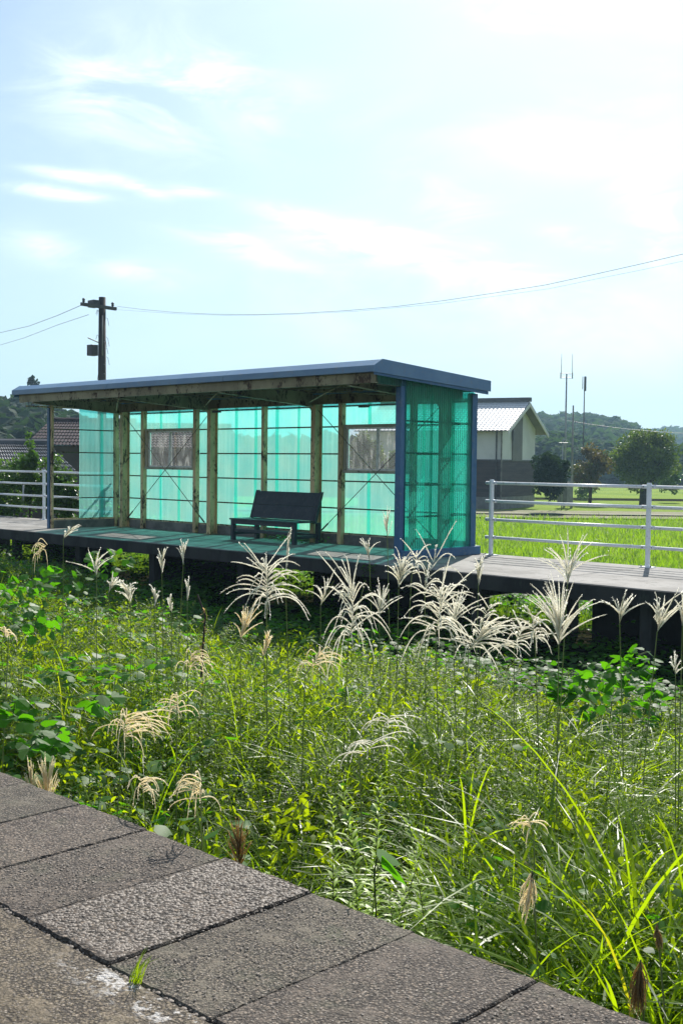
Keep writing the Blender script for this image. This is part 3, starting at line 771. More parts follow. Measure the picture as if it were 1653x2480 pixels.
def leafy_plants(base, H, nl, ll, lw, lean, vbase, leaf_start=.12, up=.35):
    """stems with spirally set narrow leaves (tall goldenrod habit)"""
    n = len(H)
    az = RNG.uniform(0, 2*PI, n); top = base + np.stack([np.cos(az)*lean*H, np.sin(az)*lean*H, H*np.sqrt(1-np.clip(lean, 0, .9)**2)], 1)
    bv = np.stack([RNG.normal(0, .03, n), RNG.normal(0, .03, n), np.zeros(n)], 1)*H[:, None]
    sv, sf, sa, _ = stems_(base, top, .0018 + .0012*H, vbase, bv)
    t = leaf_start + (1-leaf_start)*(np.arange(nl)[None, :] + RNG.uniform(-.4, .4, (n, nl)))/(nl-1); t = np.clip(t, 0, 1)
    P = base[:, None]*(1-t)[..., None] + top[:, None]*t[..., None] + bv[:, None]*(t*(1-t)*4)[..., None]
    a = np.arange(nl)[None, :]*2.4 + RNG.uniform(0, 6, (n, 1)) + RNG.uniform(-.3, .3, (n, nl))
    upv = up + .5*t**3 + RNG.uniform(-.25, .25, (n, nl))
    D = np.stack([np.cos(a), np.sin(a), upv], -1).reshape(-1, 3); D = unit(D)
    N = np.stack([-np.sin(a), np.cos(a), RNG.uniform(-.4, .4, (n, nl))], -1).reshape(-1, 3); N = unit(N)
    sc = (1.05 - .62*t**2)*RNG.uniform(.75, 1.2, (n, nl))
    L = (ll[:, None]*sc).ravel(); W = (lw[:, None]*sc).ravel()
    v = np.clip(vbase[:, None] + .25*(t-.5) + RNG.uniform(-.12, .12, (n, nl)), 0, .99).ravel()
    lv, lt, lq, la = leaves(P.reshape(-1, 3), D, N, L, W, v, .22)
    return (sv, sf, sa), (lv, lt, lq, la)
LOBE = np.array([(0, 0), (.30, .05), (.62, .30), (.46, .52), (.44, .78), (.0, 1.12), (-.44, .78), (-.46, .52), (-.62, .30), (-.30, .05)])
def vine_leaves(P, yaw, tilt, S, v):
    """broad three lobed leaves folded a little along the midrib"""
    n = len(S); k = len(LOBE)
    lx = LOBE[:, 0][None]*S[:, None]; ly = LOBE[:, 1][None]*S[:, None]
    lz = -np.abs(LOBE[:, 0])[None]*S[:, None]*.22 - (LOBE[:, 1]**2)[None]*S[:, None]*.16
    ct, st = np.cos(tilt)[:, None], np.sin(tilt)[:, None]
    y2 = ly*ct - lz*st; z2 = ly*st + lz*ct
    rl = RNG.uniform(-.5, .5, n)[:, None]
    x3 = lx*np.cos(rl) - z2*np.sin(rl); z3 = lx*np.sin(rl) + z2*np.cos(rl)
    cy_, sy_ = np.cos(yaw)[:, None], np.sin(yaw)[:, None]
    X = x3*cy_ - y2*sy_ + P[:, 0:1]; Y = x3*sy_ + y2*cy_ + P[:, 1:2]; Z = z3 + P[:, 2:3]
    V = np.stack([X, Y, Z], -1).reshape(-1, 3)
    b = (np.arange(n)*k)[:, None]
    Q = np.concatenate([b + np.array([[0, 1, 2, 3]]), b + np.array([[0, 3, 4, 5]]), b + np.array([[0, 5, 6, 7]]), b + np.array([[0, 7, 8, 9]])])
    return V, Q, np.repeat(v, k)
def scatter(n, y0, y1, xpad=420, zref=-.4, dens=None):
    """points of the weed bed inside (a margin around) the wedge in view"""
    out = []
    tot = 0
    while tot < n:
        m = n*3
        Y = RNG.uniform(y0, y1, m); X = RNG.uniform(-24, -1, m)
        ix, iy, d = proj(np.stack([X, Y, np.full(m, zref)], 1))
        ok = (ix > -xpad) & (ix < 1653 + xpad) & (d > 0)
        gap = np.where((ix > 590) & (ix < 1060), np.interp(Y, [3.7, 4.4], [.05, 1]), np.interp(Y, [3.0, 3.4], [.5, 1]))
        ok &= RNG.uniform(0, 1, m) < gap
        if dens is not None: ok &= RNG.uniform(0, 1, m) < dens(X, Y, ix)
        P = np.stack([X[ok], Y[ok]], 1); out.append(P); tot += len(P)
    return np.concatenate(out)[:n]
def env(X, Y):
    """height of the weed canopy above the track bed"""
    a = np.interp(Y, [2.6, 3.0, 3.6, 4.5, 6, 8, 9.2, 10.2, 12], [.62, .74, .92, 1.08, 1.02, .76, .60, .40, .30])
    ix, iy, d = proj(np.stack([X, Y, np.full(np.shape(X), -.4)], -1))
    left = np.clip((500-ix)/500, 0, 1)*np.interp(Y, [3, 7, 8.5, 10, 12], [-.22, .02, .20, .42, .45])
    return (a + left)*(1 + .26*patch_noise(X, Y, 2.6, 77) + .12*patch_noise(X, Y, 6.5, 78))
def cat(parts):
    """concatenate (V, [F..], A) sets"""
    Vs, As, F3, F4 = [], [], [], []; b = 0
    for V, Fs, A in parts:
        Vs.append(V); As.append(A)
        for F in Fs:
            (F3 if F.shape[1] == 3 else F4).append(F + b)
        b += len(V)
    return np.concatenate(Vs), [np.concatenate(x_) for x_ in (F3, F4) if x_], np.concatenate(As)

def patch_noise(X, Y, s, seed):
    r = np.random.default_rng(seed); out = 0
    for k in range(5):
        a = r.uniform(0, 2*PI); f = s*r.uniform(.6, 1.6)
        out = out + np.sin((X*math.cos(a) + Y*math.sin(a))*f + r.uniform(0, 6))
    return out/5

# --- grass layer
def cluster(n, per, y0, y1, rad, dens):
    """n tufts of about `per` members; returns member points, tuft index and a value per tuft"""
    C = scatter(n, y0, y1, dens=dens); k = np.repeat(np.arange(n), per)
    r = rad*np.sqrt(RNG.uniform(0, 1, len(k))); a = RNG.uniform(0, 2*PI, len(k))
    P = C[k] + np.stack([np.cos(a)*r, np.sin(a)*r], 1); P[:, 1] = np.maximum(P[:, 1], 2.78)
    return P, k, C
GRASSY = lambda X, Y, ix: np.clip(.25 + .6*patch_noise(X, Y, 1.5, 3) + .25*(ix > 1050), .05, 1)
def build_grass():
    parts = []
    def tufts(n, per, y0, y1, Lr, Wr, dr, rad, lift_, seg, dens, dv=0.0):
        P, k, C = cluster(n, per, y0, y1, rad, dens); m = len(P)
        e = env(C[:, 0], C[:, 1])[k]; th = RNG.uniform(.75, 1.12, n)[k]
        ixx, _, _ = proj(np.column_stack([P, np.full(m, -.4)]))
        L = e*th*RNG.uniform(*Lr, m)*np.interp(ixx, [900, 1300], [1, .84]); W = RNG.uniform(*Wr, m)*RNG.uniform(.7, 1.2, n)[k]
        aw = RNG.uniform(0, 2*PI, n)[k]; az = np.where(RNG.uniform(0, 1, m) < .45, aw + RNG.normal(0, .7, m), RNG.uniform(0, 2*PI, m))
        D = RNG.uniform(*dr, m)*RNG.uniform(.7, 1.2, n)[k]
        v = np.clip(.45 + .32*patch_noise(C[:, 0], C[:, 1], 1.4, 5)[k] + RNG.normal(0, .16, n)[k] + RNG.normal(0, .10, m) + dv, 0, .84 if dv else .99)
        B = np.column_stack([P, np.full(m, GZ)]); lf_ = RNG.uniform(0, lift_, m)*e; B[:, 2] += lf_; L = L - lf_*.75
        cap = (P[:, 1]-2.66)/1.158*.85 + .02; L = np.minimum(L, np.maximum(cap - B[:, 2], .12)*1.15)
        ok = B[:, 1] + np.sin(az)*L*(.2 + .72*D) > 2.74
        V, F, A = blades(B[ok], L[ok], W[ok], az[ok], D[ok], v[ok], seg); parts.append((V, [F], A))
    fall = lambda Y: np.interp(Y, [2.7, 3.5, 8, 9.5, 10.3], [1, 1, .8, .45, .1])
    tufts(1080, 34, 2.85, 10.3, (.5, 1.15), (.005, .012), (.35, 1.2), .13, .5, 6, lambda X, Y, ix: GRASSY(X, Y, ix)*fall(Y))
    tufts(480, 40, 2.85, 5.6, (.35, .95), (.004, .009), (.4, 1.3), .16, .4, 5, lambda X, Y, ix: .3 + GRASSY(X, Y, ix))
    tufts(330, 44, 3.2, 7.5, (.85, 1.4), (.010, .020), (.45, 1.2), .14, .3, 7, lambda X, Y, ix: np.clip((ix-1080)/200, 0, 1), .22)
    tufts(200, 36, 3.6, 8.0, (.7, 1.2), (.007, .014), (.4, 1.2), .12, .3, 7, lambda X, Y, ix: np.clip((ix-300)/300, 0, 1)*np.clip((1150-ix)/100, 0, 1)*np.clip(patch_noise(X, Y, 2.0, 64)*2, 0, 1), .15)
    # fine undergrowth
    P = scatter(23000, 2.74, 10.2, dens=lambda X, Y, ix: np.clip(.5 + .5*patch_noise(X, Y, 2.5, 8), .1, 1))
    n = len(P); e = env(P[:, 0], P[:, 1])
    B = np.column_stack([P, GZ + e*RNG.uniform(.15, .6, n)])
    v = np.clip(.35 + .3*patch_noise(P[:, 0], P[:, 1], 1.4, 5) + RNG.normal(0, .15, n), 0, .95)
    V, F, A = blades(B, e*RNG.uniform(.15, .42, n), RNG.uniform(.004, .007, n), RNG.uniform(0, 2*PI, n), RNG.uniform(.3, 1.2, n), v, 3); parts.append((V, [F], A))
    V, F, A = cat(parts)
    fast('tall_grass', V, F, M_grass, None, A, True, 'stuff')['label'] = 'tangled green grass blades filling the old track bed'
    bpy.data.objects['tall_grass']['category'] = 'grass'
build_grass()

# --- goldenrod and mugwort layer
def build_weeds():
    dens = lambda X, Y, ix: np.clip(1.15 - GRASSY(X, Y, ix), .15, 1)*np.maximum(np.interp(Y, [2.8, 3.2, 8, 9.6, 10.4], [.6, 1, 1, .7, .05]), np.clip((420-ix)/250, 0, 1))
    P, k, C = cluster(660, 8, 2.9, 11.8, .20, dens); n = len(P)
    e = env(C[:, 0], C[:, 1])[k]*RNG.uniform(.80, 1.12, 660)[k]
    B = np.column_stack([P, np.full(n, GZ)])
    H = np.minimum(e*RNG.uniform(.72, 1.05, n), (P[:, 1]-2.66)/1.158 - GZ + .02)
    vb = np.clip(.42 + .3*patch_noise(C[:, 0], C[:, 1], 1.3, 21)[k] + RNG.normal(0, .14, 660)[k] + RNG.normal(0, .06, n), 0, .92)
    s, l = leafy_plants(B, H, 54, RNG.uniform(.075, .12, n), RNG.uniform(.012, .020, n), RNG.uniform(0, .28, n), vb, .30)
    o = fast('stem_growth', s[0], [s[1]], M_stem, None, s[2], True, 'stuff'); tag(o, 'thin upright weed stems among the grass', 'weeds')
    o = fast('goldenrod_growth', l[0], [l[1], l[2]], M_gold, None, l[3], True, 'stuff'); tag(o, 'narrow-leaved goldenrod weeds growing thick between the platforms', 'weeds')
    # low bushy weeds: small leaves gathered in soft mounds
    nc = 460; C = scatter(nc, 2.95, 11.0, dens=lambda X, Y, ix: np.clip(.55 + .5*patch_noise(X, Y, 1.9, 55), .1, 1)*np.maximum(np.interp(Y, [2.8, 8.5, 10], [1, .9, .1]), np.clip((420-ix)/250, 0, 1)))
    per = 130; k = np.repeat(np.arange(nc), per); m = len(k)
    e = env(C[:, 0], C[:, 1]); R0 = RNG.uniform(.14, .30, nc)
    q = RNG.normal(0, 1, (m, 3)); q /= np.linalg.norm(q, axis=1, keepdims=True); q *= RNG.uniform(.2, 1, (m, 1))**.5
    top = GZ + e*RNG.uniform(.62, .98, nc)
    Pc = np.column_stack([C, top - R0*.8])[k] + q*np.column_stack([R0, R0, R0*1.25])[k]
    Pc[:, 1] = np.maximum(Pc[:, 1], 2.74); Pc[:, 2] = np.minimum(Pc[:, 2], (Pc[:, 1]-2.66)/1.158 + .03)
    D = unit(RNG.normal(0, .7, (m, 3)) + q*.8 + np.array([0, 0, .35])); N = unit(np.cross(D, RNG.normal(0, 1, (m, 3)) + np.array([0, 0, 1.2])))
    sz = RNG.uniform(.035, .085, nc)[k]*RNG.uniform(.7, 1.3, m)
    v = np.clip(.5 + .3*patch_noise(C[:, 0], C[:, 1], 1.2, 91)[k] + RNG.normal(0, .15, nc)[k] + RNG.normal(0, .1, m), 0, .95)
    V, T3, Q4, A = leaves(Pc, D, N, sz, sz*RNG.uniform(.16, .34, nc)[k], v, .25)
    o = fast('bushy_weeds', V, [T3, Q4], M_bushy, None, A, True, 'stuff'); tag(o, 'small-leaved bushy weeds in soft mounds between the platforms', 'weeds')
build_weeds()

# --- vine leaf carpet in the shade, at the left and under the far platform
def build_vines():
    parts = []
    def add(P, z, S, v):
        n = len(P)
        # leaf triplets
        for k in range(3):
            a = RNG.uniform(0, 2*PI, n) if k == 0 else a + 2.1
            off = .55*S
            Q = np.column_stack([P[:, 0] + np.cos(a)*off, P[:, 1] + np.sin(a)*off, z + RNG.uniform(-.01, .01, n)])
            V, F, A = vine_leaves(Q, a - PI/2, RNG.uniform(-.5, .35, n), S*RNG.uniform(.85, 1.1, n), np.clip(v + RNG.uniform(-.15, .15, n), 0, 1))
            parts.append((V, [F], A))
    P = scatter(6200, 8.6, 13.6, dens=lambda X, Y, ix: np.interp(Y, [8.6, 9.4, 12, 13.6], [.35, 1, 1, .5])); n = len(P)
    z = GZ + env(P[:, 0], np.minimum(P[:, 1], 11.5))*RNG.uniform(.35, 1.02, n) + .12*patch_noise(P[:, 0], P[:, 1], 2, 4)
    add(P, z, RNG.uniform(.05, .085, n), RNG.uniform(.1, .8, n))
    P = scatter(2700, 2.9, 9.5, dens=lambda X, Y, ix: np.clip((620-ix)/600, 0, 1)*np.clip(.5 + .7*patch_noise(X, Y, 1.3, 14), 0, 1)); n = len(P)
    z = GZ + env(P[:, 0], P[:, 1])*RNG.uniform(.45, .98, n)
    add(P, z, RNG.uniform(.05, .095, n), RNG.uniform(.4, 1, n))
    P = scatter(700, 2.8, 8.5, dens=lambda X, Y, ix: np.clip(.2+.6*patch_noise(X, Y, 1.9, 44), 0, 1)); n = len(P)
    z = GZ + env(P[:, 0], P[:, 1])*RNG.uniform(.4, .9, n)
    add(P, z, RNG.uniform(.035, .065, n), RNG.uniform(.3, 1, n))
    P = scatter(1500, 12.3, 14.5, dens=lambda X, Y, ix: np.clip(.35 + .9*patch_noise(X, Y*0, 1.6, 31), .02, 1)*np.where((ix > 1200) & (ix < 1400), .15, 1)); n = len(P)
    z = -.25 - .85*RNG.uniform(0, 1, n)**.8*np.clip(1 + .4*patch_noise(P[:, 0], P[:, 1], 3, 32), .3, 1)
    add(P, z, RNG.uniform(.035, .065, n), RNG.uniform(.1, .8, n))
    # bushes beyond the platform seen below its deck and behind the left fence
    P = scatter(5200, 15.3, 18.2, xpad=150); n = len(P)
    ix, _, _ = proj(np.column_stack([P, np.full(n, -.5)]))
    top = np.interp(ix, [-200, 0, 130, 200, 420, 520, 1000, 1200, 1900], [.95, 1.15, .95, .55, .25, -.05, -.15, -.55, -.7])
    z = groundz(P[:, 0], P[:, 1]) + (top - GZ)*RNG.uniform(0, 1, n)**.6
    z = np.maximum(z, groundz(P[:, 0], P[:, 1]) + .05)
    add(P, z, RNG.uniform(.045, .08, n), RNG.uniform(.3, 1, n))
    V, F, A = cat(parts)
    o = fast('vine_cover', V, F, M_kudzu, None, A, False, 'stuff'); tag(o, 'broad-leaved vine carpet under and around the far platform', 'vines')
build_vines()

# --- rice and field-edge growth behind the fence
def build_rice():
    parts = []
    n = 52000
    d = 24 + (66-24)*RNG.uniform(0, 1, n)**1.5; lat = RNG.uniform(-.34, .34, n)*d
    X = FW.x*d + RTV.x*lat; Y = FW.y*d + RTV.y*lat
    B = np.column_stack([X, Y, np.full(n, FZ)])
    v = np.clip(.5 + .3*patch_noise(X, Y, .25, 2) + RNG.normal(0, .2, n), 0, 1)
    V, F, A = blades(B, RNG.uniform(.25, .5, n), RNG.uniform(.018, .035, n), RNG.uniform(0, 2*PI, n), RNG.uniform(.1, .6, n), v, 3); parts.append((V, [F], A))
    # long rough grass between the platform and the field
    n = 26000
    Y = RNG.uniform(15.25, 22, n); X = RNG.uniform(-30, -5, n)
    B = np.column_stack([X, Y, groundz(X, Y)])
    hh = np.interp(X, [-30, -14, -11, -5], [.9, .6, .55, .75])*np.interp(Y, [15, 16, 22], [1, 1, .6])
    V, F, A = blades(B, hh*RNG.uniform(.5, 1.15, n), RNG.uniform(.006, .012, n), RNG.uniform(0, 2*PI, n), RNG.uniform(.05, .5, n), np.clip(RNG.normal(.62, .2, n), 0, .94), 4); parts.append((V, [F], A))
    V, F, A = cat(parts)
    o = fast('rice_plants', V, F, M_rice, None, A, True, 'stuff'); tag(o, 'bright green rice and rough grass behind the white fence', 'rice')
build_rice()

# ------------------------------------------------------------------ individual plants
def weed_plant(ix, iy, d, h, label, nl=34, ll=.075, lw=.012, v=.6, grp=None, mat=None, lean=.08, cat_='weed'):
    """tip of the plant at the given place; stands on the bed below"""
    tp = ony(ix, iy, d)
    if h is None: h = tp[2] - GZ
    base = np.array([[tp[0], tp[1], tp[2]-h]])
    T = empty('goldenrod_plant', tuple(base[0]), label=label, cat=cat_, group=grp)
    s, l = leafy_plants(base, np.array([h]), int(nl*(1.25 if d < 5 else 1)), np.array([ll*1.05]), np.array([lw*(1.2 if d < 5 else 1)]), np.array([lean]), np.array([v]), .50 if d < 5 else .18, .45)
    fast('stem', s[0], [s[1]], M_stem, T, s[2], True)
    fast('leaves', l[0], [l[1], l[2]], mat or (M_gold2 if d < 5 else M_gold), T, l[3], False)
    return T
weed_plant(682, 2012, 2.86, None, 'small bright goldenrod sprout at the platform edge with few broad leaves', 40, .075, .019, .85)
weed_plant(783, 1950, 2.90, None, 'goldenrod stem with drooping leaves, left one of the pair by the big heart leaf', 74, .08, .014, .7)
weed_plant(818, 1925, 3.25, None, 'pale-tipped goldenrod with starry yellow-green crown above the platform edge', 60, .12, .019, .84)
weed_plant(862, 1890, 3.05, None, 'tallest goldenrod stem left of the big heart leaf', 90, .095, .015, .8)
weed_plant(985, 2020, 2.92, None, 'bushy goldenrod right of the big heart leaf', 80, .085, .014, .7)
weed_plant(1050, 1985, 3.2, None, 'slender goldenrod leaning over the platform edge beside reddish grass', 70, .08, .013, .6)
weed_plant(900, 2110, 2.80, None, 'low goldenrod with grey-green leaves touching the platform edge', 70, .065, .014, .4)
weed_plant(1010, 2165, 2.80, None, 'low leafy weed spilling onto the slab edge', 60, .065, .014, .5)
for (x_, y_, h_, lb) in ((1362, 1262, 1.5, 'leftmost tall dark weed stem behind the right fence'), (1440, 1238, 1.7, 'tall dark weed stem behind the fence, below the maple'),
                         (1478, 1275, 1.4, 'short dark weed stem behind the right fence'), (1512, 1262, 1.5, 'dark weed stem left of the fence post with long leaves'), (1540, 1272, 1.5, 'dark leafy weed just left of the second fence post')):
    weed_plant(x_, y_, 17.0, h_*.8, lb, 40, .10, .018, .2)

# big heart shaped leaf
lf = empty('broad_leaf_plant', tuple(ony(940, 2150, 2.9)), label='single big heart-shaped leaf glowing green above the slab edge', cat='plant')
V, Q, A = vine_leaves(np.array([ony(912, 2058, 2.86), ony(925, 2072, 2.85)]), np.array([-.95, -.6]), np.array([-.35, -.75]), np.array([.085, .11]), np.array([1., 1.]))
k = len(LOBE)
fast('leaf', V[:k], [Q[Q.max(1) < k]], M_kudzu, lf, A[:k]); fast('leaf', V[k:], [Q[Q.min(1) >= k]-k], M_kudzu, lf, A[k:])
tube('stem', M_stem, lf, [ony(918, 2062, 2.88), ony(905, 2110, 2.90), ony(915, 2300, 2.95)], .003, 5)

# vine with separately built leaves, right of centre
def vine_patch(name, label, spots, n, s0, s1, stems=True):
    c = dep(*spots[0][:3]); T = empty(name, tuple(c), label=label, cat='vine')
    protos = []
    for q in range(6):
        V, F, A = vine_leaves(np.zeros((1, 3)), np.zeros(1), np.array([random.uniform(-.3, .3)]), np.ones(1), np.array([.35 + .12*q]))
        me = bpy.data.meshes.new('leaf'); me.from_pydata(V.tolist(), [], F.tolist()); me.update()
        a = me.attributes.new('v', 'FLOAT', 'POINT'); a.data.foreach_set('value', A.astype(np.float32)); me.materials.append(M_kudzu); protos.append(me)
    for i in range(n):
        sx_, sy_, sd, rx, ry, rd = random.choice(spots)
        r = math.sqrt(random.random()); a = random.uniform(0, 2*PI)
        p = dep(sx_ + rx*r*math.cos(a), sy_ + ry*r*math.sin(a), sd + random.uniform(-rd, rd))
        o = bpy.data.objects.new('leaf', random.choice(protos)); COL.objects.link(o); o.parent = T
        s = random.uniform(s0, s1); o.scale = (s, s, s)
        o.location = Vector(p) - T.location
        o.rotation_euler = (random.uniform(-.9, .5), random.uniform(-.5, .5), random.uniform(-2.6, .6) if random.random() < .7 else random.uniform(0, 6.28))
    for q in range(9):
        sx_, sy_, sd, rx, ry, rd = random.choice(spots)
        a = dep(sx_ + random.uniform(-rx, rx), sy_ + ry*.6, sd); b = dep(sx_ + random.uniform(-rx, rx), sy_ - ry*.5, sd + .1)
        MB().tube([a, (a+b)/2 + np.array([0, 0, .05]), b], .003, 4).build('vine_stem', M_stem, T)
vine_patch('kudzu_vine', 'mound of large lobed vine leaves under the right end of the platform', [(1420, 1650, 8.6, 70, 35, .3), (1500, 1640, 8.8, 80, 50, .3), (1545, 1600, 9.0, 40, 45, .2), (1570, 1700, 8.4, 50, 60, .3), (1350, 1670, 8.5, 40, 30, .2), (1450, 1720, 8.2, 60, 50, .3)], 260, .055, .088)
vine_patch('kudzu_vine', 'broad vine leaves at the left edge of the weeds in front of the leaning plumes', [(40, 1720, 6.2, 60, 40, .3), (110, 1770, 6.0, 70, 40, .3), (250, 1700, 6.4, 40, 30, .2), (120, 1800, 5.6, 60, 30, .2)], 110, .05, .085)
vine_patch('kudzu_vine', 'sunlit vine leaves on the far left below the platform', [(60, 1430, 9.6, 70, 40, .3), (150, 1390, 10.4, 60, 30, .3), (260, 1360, 11.0, 60, 40, .3), (90, 1500, 9.0, 60, 40, .3)], 150, .055, .085)

# broad silvergrass clumps with separate blades
def clump(ix, iy, d, n, Lr, Wr, label, v=.6, spread=.12, dr=(.3, 1.0), cat_='grass clump'):
    p = dep(ix, iy, d); b0 = np.array([p[0], p[1], GZ])
    T = empty('silvergrass_clump', tuple(b0), label=label, cat=cat_, group='broad-bladed silvergrass clumps')
    B = b0 + np.column_stack([RNG.normal(0, spread, n), RNG.normal(0, spread, n), RNG.uniform(0, .35, n)])
    L = RNG.uniform(*Lr, n)*1.38; W = RNG.uniform(*Wr, n); az = RNG.uniform(0, 2*PI, n); D = RNG.uniform(*dr, n)
    K = 8
    V, F, A = blades(B, L, W, az, D, np.clip(RNG.normal(v, .2, n), 0, .99), K)
    m = (K+1)*2
    for i in range(n):
        Vi = V[i*m:(i+1)*m]
        if np.max(Vi[:, 2] - np.maximum((Vi[:, 1]-2.66)/1.158, 0)) > .10 or Vi[:, 1].min() < 2.72: continue
        fast('blade', Vi, [F[i*K:(i+1)*K] - i*m], M_grass, T, A[i*m:(i+1)*m], True)
clump(1640, 2330, 3.75, 110, (.7, 1.15), (.010, .019), 'biggest silvergrass clump at the lower right corner, its blades arching to the left', .55)
clump(1520, 2200, 4.3, 70, (.7, 1.15), (.010, .019), 'silvergrass clump with shining blades just above the tan hanging plume on the right', .6)
clump(1620, 2150, 4.7, 60, (.8, 1.4), (.010, .019), 'silvergrass clump against the right edge of the frame behind the corner clump', .6)
clump(1180, 2200, 4.0, 40, (.6, 1.05), (.008, .015), 'silvergrass clump in the middle of the slab edge with two long pale blades', .6)
clump(1380, 2050, 5.0, 40, (.7, 1.2), (.009, .017), 'bright silvergrass clump left of the right-hand clumps', .6)
clump(1100, 1950, 5.6, 34, (.7, 1.1), (.008, .015), 'upright yellow-green silvergrass clump near the middle of the weeds', .62, dr=(.4, 1.0))
clump(590, 1980, 4.7, 30, (.6, 1.0), (.006, .011), 'silvergrass clump behind the brown dry plume at the slab edge', .4)
clump(360, 1850, 5.8, 40, (.6, 1.0), (.006, .011), 'silvergrass clump beside the drooping white plumes at left', .4)
clump(720, 1990, 4.4, 26, (.7, 1.1), (.008, .013), 'silvergrass clump hanging over the small goldenrod sprout', .45, dr=(.6, 1.1))

# grass tuft in the slab joint
p = onz(322, 2375)
T = empty('grass_tuft', tuple(p), label='small green grass tuft growing from the joint between the slabs', cat='grass tuft')
n = 26; B = np.array(p) + np.column_stack([RNG.normal(0, .012, n), RNG.normal(0, .006, n), np.full(n, -.02)])
V, F, A = blades(B, RNG.uniform(.04, .13, n), RNG.uniform(.003, .0055, n), RNG.uniform(-.4, 2.4, n), RNG.uniform(.1, .7, n), RNG.uniform(.5, .9, n), 4)
for i in range(n): fast('blade', V[i*10:(i+1)*10], [F[i*4:(i+1)*4] - i*10], M_grass, T, A[i*10:(i+1)*10], True)
# weeds on the shelter floor under the bench
n = 260; Xb = RNG.normal(-15.2, .35, n); Yb_ = RNG.uniform(14.0, 14.62, n)
P = np.column_stack([Xb, Yb_, RNG.uniform(.02, .13, n)])
V, F, A = vine_leaves(P, RNG.uniform(0, 6, n), RNG.uniform(-.4, .5, n), RNG.uniform(.02, .04, n), RNG.uniform(.2, 1, n))
tag(fast('floor_weeds', V, [F], M_kudzu, None, A, kind='stuff'), 'low weeds creeping under the bench in the shelter', 'weeds')
n = 60; P = ony(895, 1372, 12.1) + np.column_stack([RNG.normal(0, .09, n), RNG.normal(0, .03, n), RNG.uniform(-.14, .05, n)])
V, F, A = vine_leaves(P, RNG.uniform(0, 6, n), RNG.uniform(-.6, .5, n), RNG.uniform(.02, .04, n), RNG.uniform(.2, 1, n))
tag(fast('edge_plant', V, [F], M_kudzu, None, A, kind='stuff'), 'small leafy plant hanging from the platform edge in front of the shelter', 'plant')

# ------------------------------------------------------------------ silvergrass plumes
def branch_mesh(pts, r, rng, v, fuzz=1.0):
    """one spikelet branch: thin triangular tube with alternating spikelets"""
    pts = np.asarray(pts); n = len(pts)
    T = unit(np.gradient(pts, axis=0)); ref = np.array([0.3, .2, 1.0])
    A_ = unit(np.cross(T, ref)); B_ = unit(np.cross(T, A_))
    t = np.linspace(0, 1, n); rr = r*(.45 + .75*np.sin(np.clip(t*1.05 + .12, 0, 1)*PI)**.5)*rng.uniform(.75, 1.25, n); rr[-1] = r*.2
    V = []; F = []
    for k in range(3):
        q = 2*PI*k/3; V.append(pts + A_*(math.cos(q)*rr)[:, None] + B_*(math.sin(q)*rr)[:, None])
    V = np.stack(V, 1).reshape(-1, 3)
    Q = [(i*3+k, i*3+(k+1) % 3, (i+1)*3+(k+1) % 3, (i+1)*3+k) for i in range(n-1) for k in range(3)]
    # spikelets
    m = int(n*2.2*fuzz); ts = rng.uniform(.08, 1, m)*(n-1); i0 = np.minimum(ts.astype(int), n-2); fr = (ts-i0)[:, None]
    P = pts[i0]*(1-fr) + pts[i0+1]*fr; D = T[i0]
    side = A_[i0]*rng.normal(0, 1, (m, 1)) + B_[i0]*rng.normal(0, 1, (m, 1)); side = unit(side)
    dr = unit(D*.9 + side*.75); l = r*rng.uniform(2.2, 4.5, m)[:, None]
    w = unit(np.cross(dr, side + .01))*r*.55
    a = P; b = P + dr*l*.5 + w; c = P + dr*l; d = P + dr*l*.5 - w
    SV = np.stack([a, b, c, d], 1).reshape(-1, 3); SQ = (np.arange(m)*4)[:, None] + np.array([[0, 1, 2, 3]]) + len(V)
    return np.concatenate([V, SV]), np.concatenate([np.array(Q), SQ]), np.full(len(V)+len(SV), v)

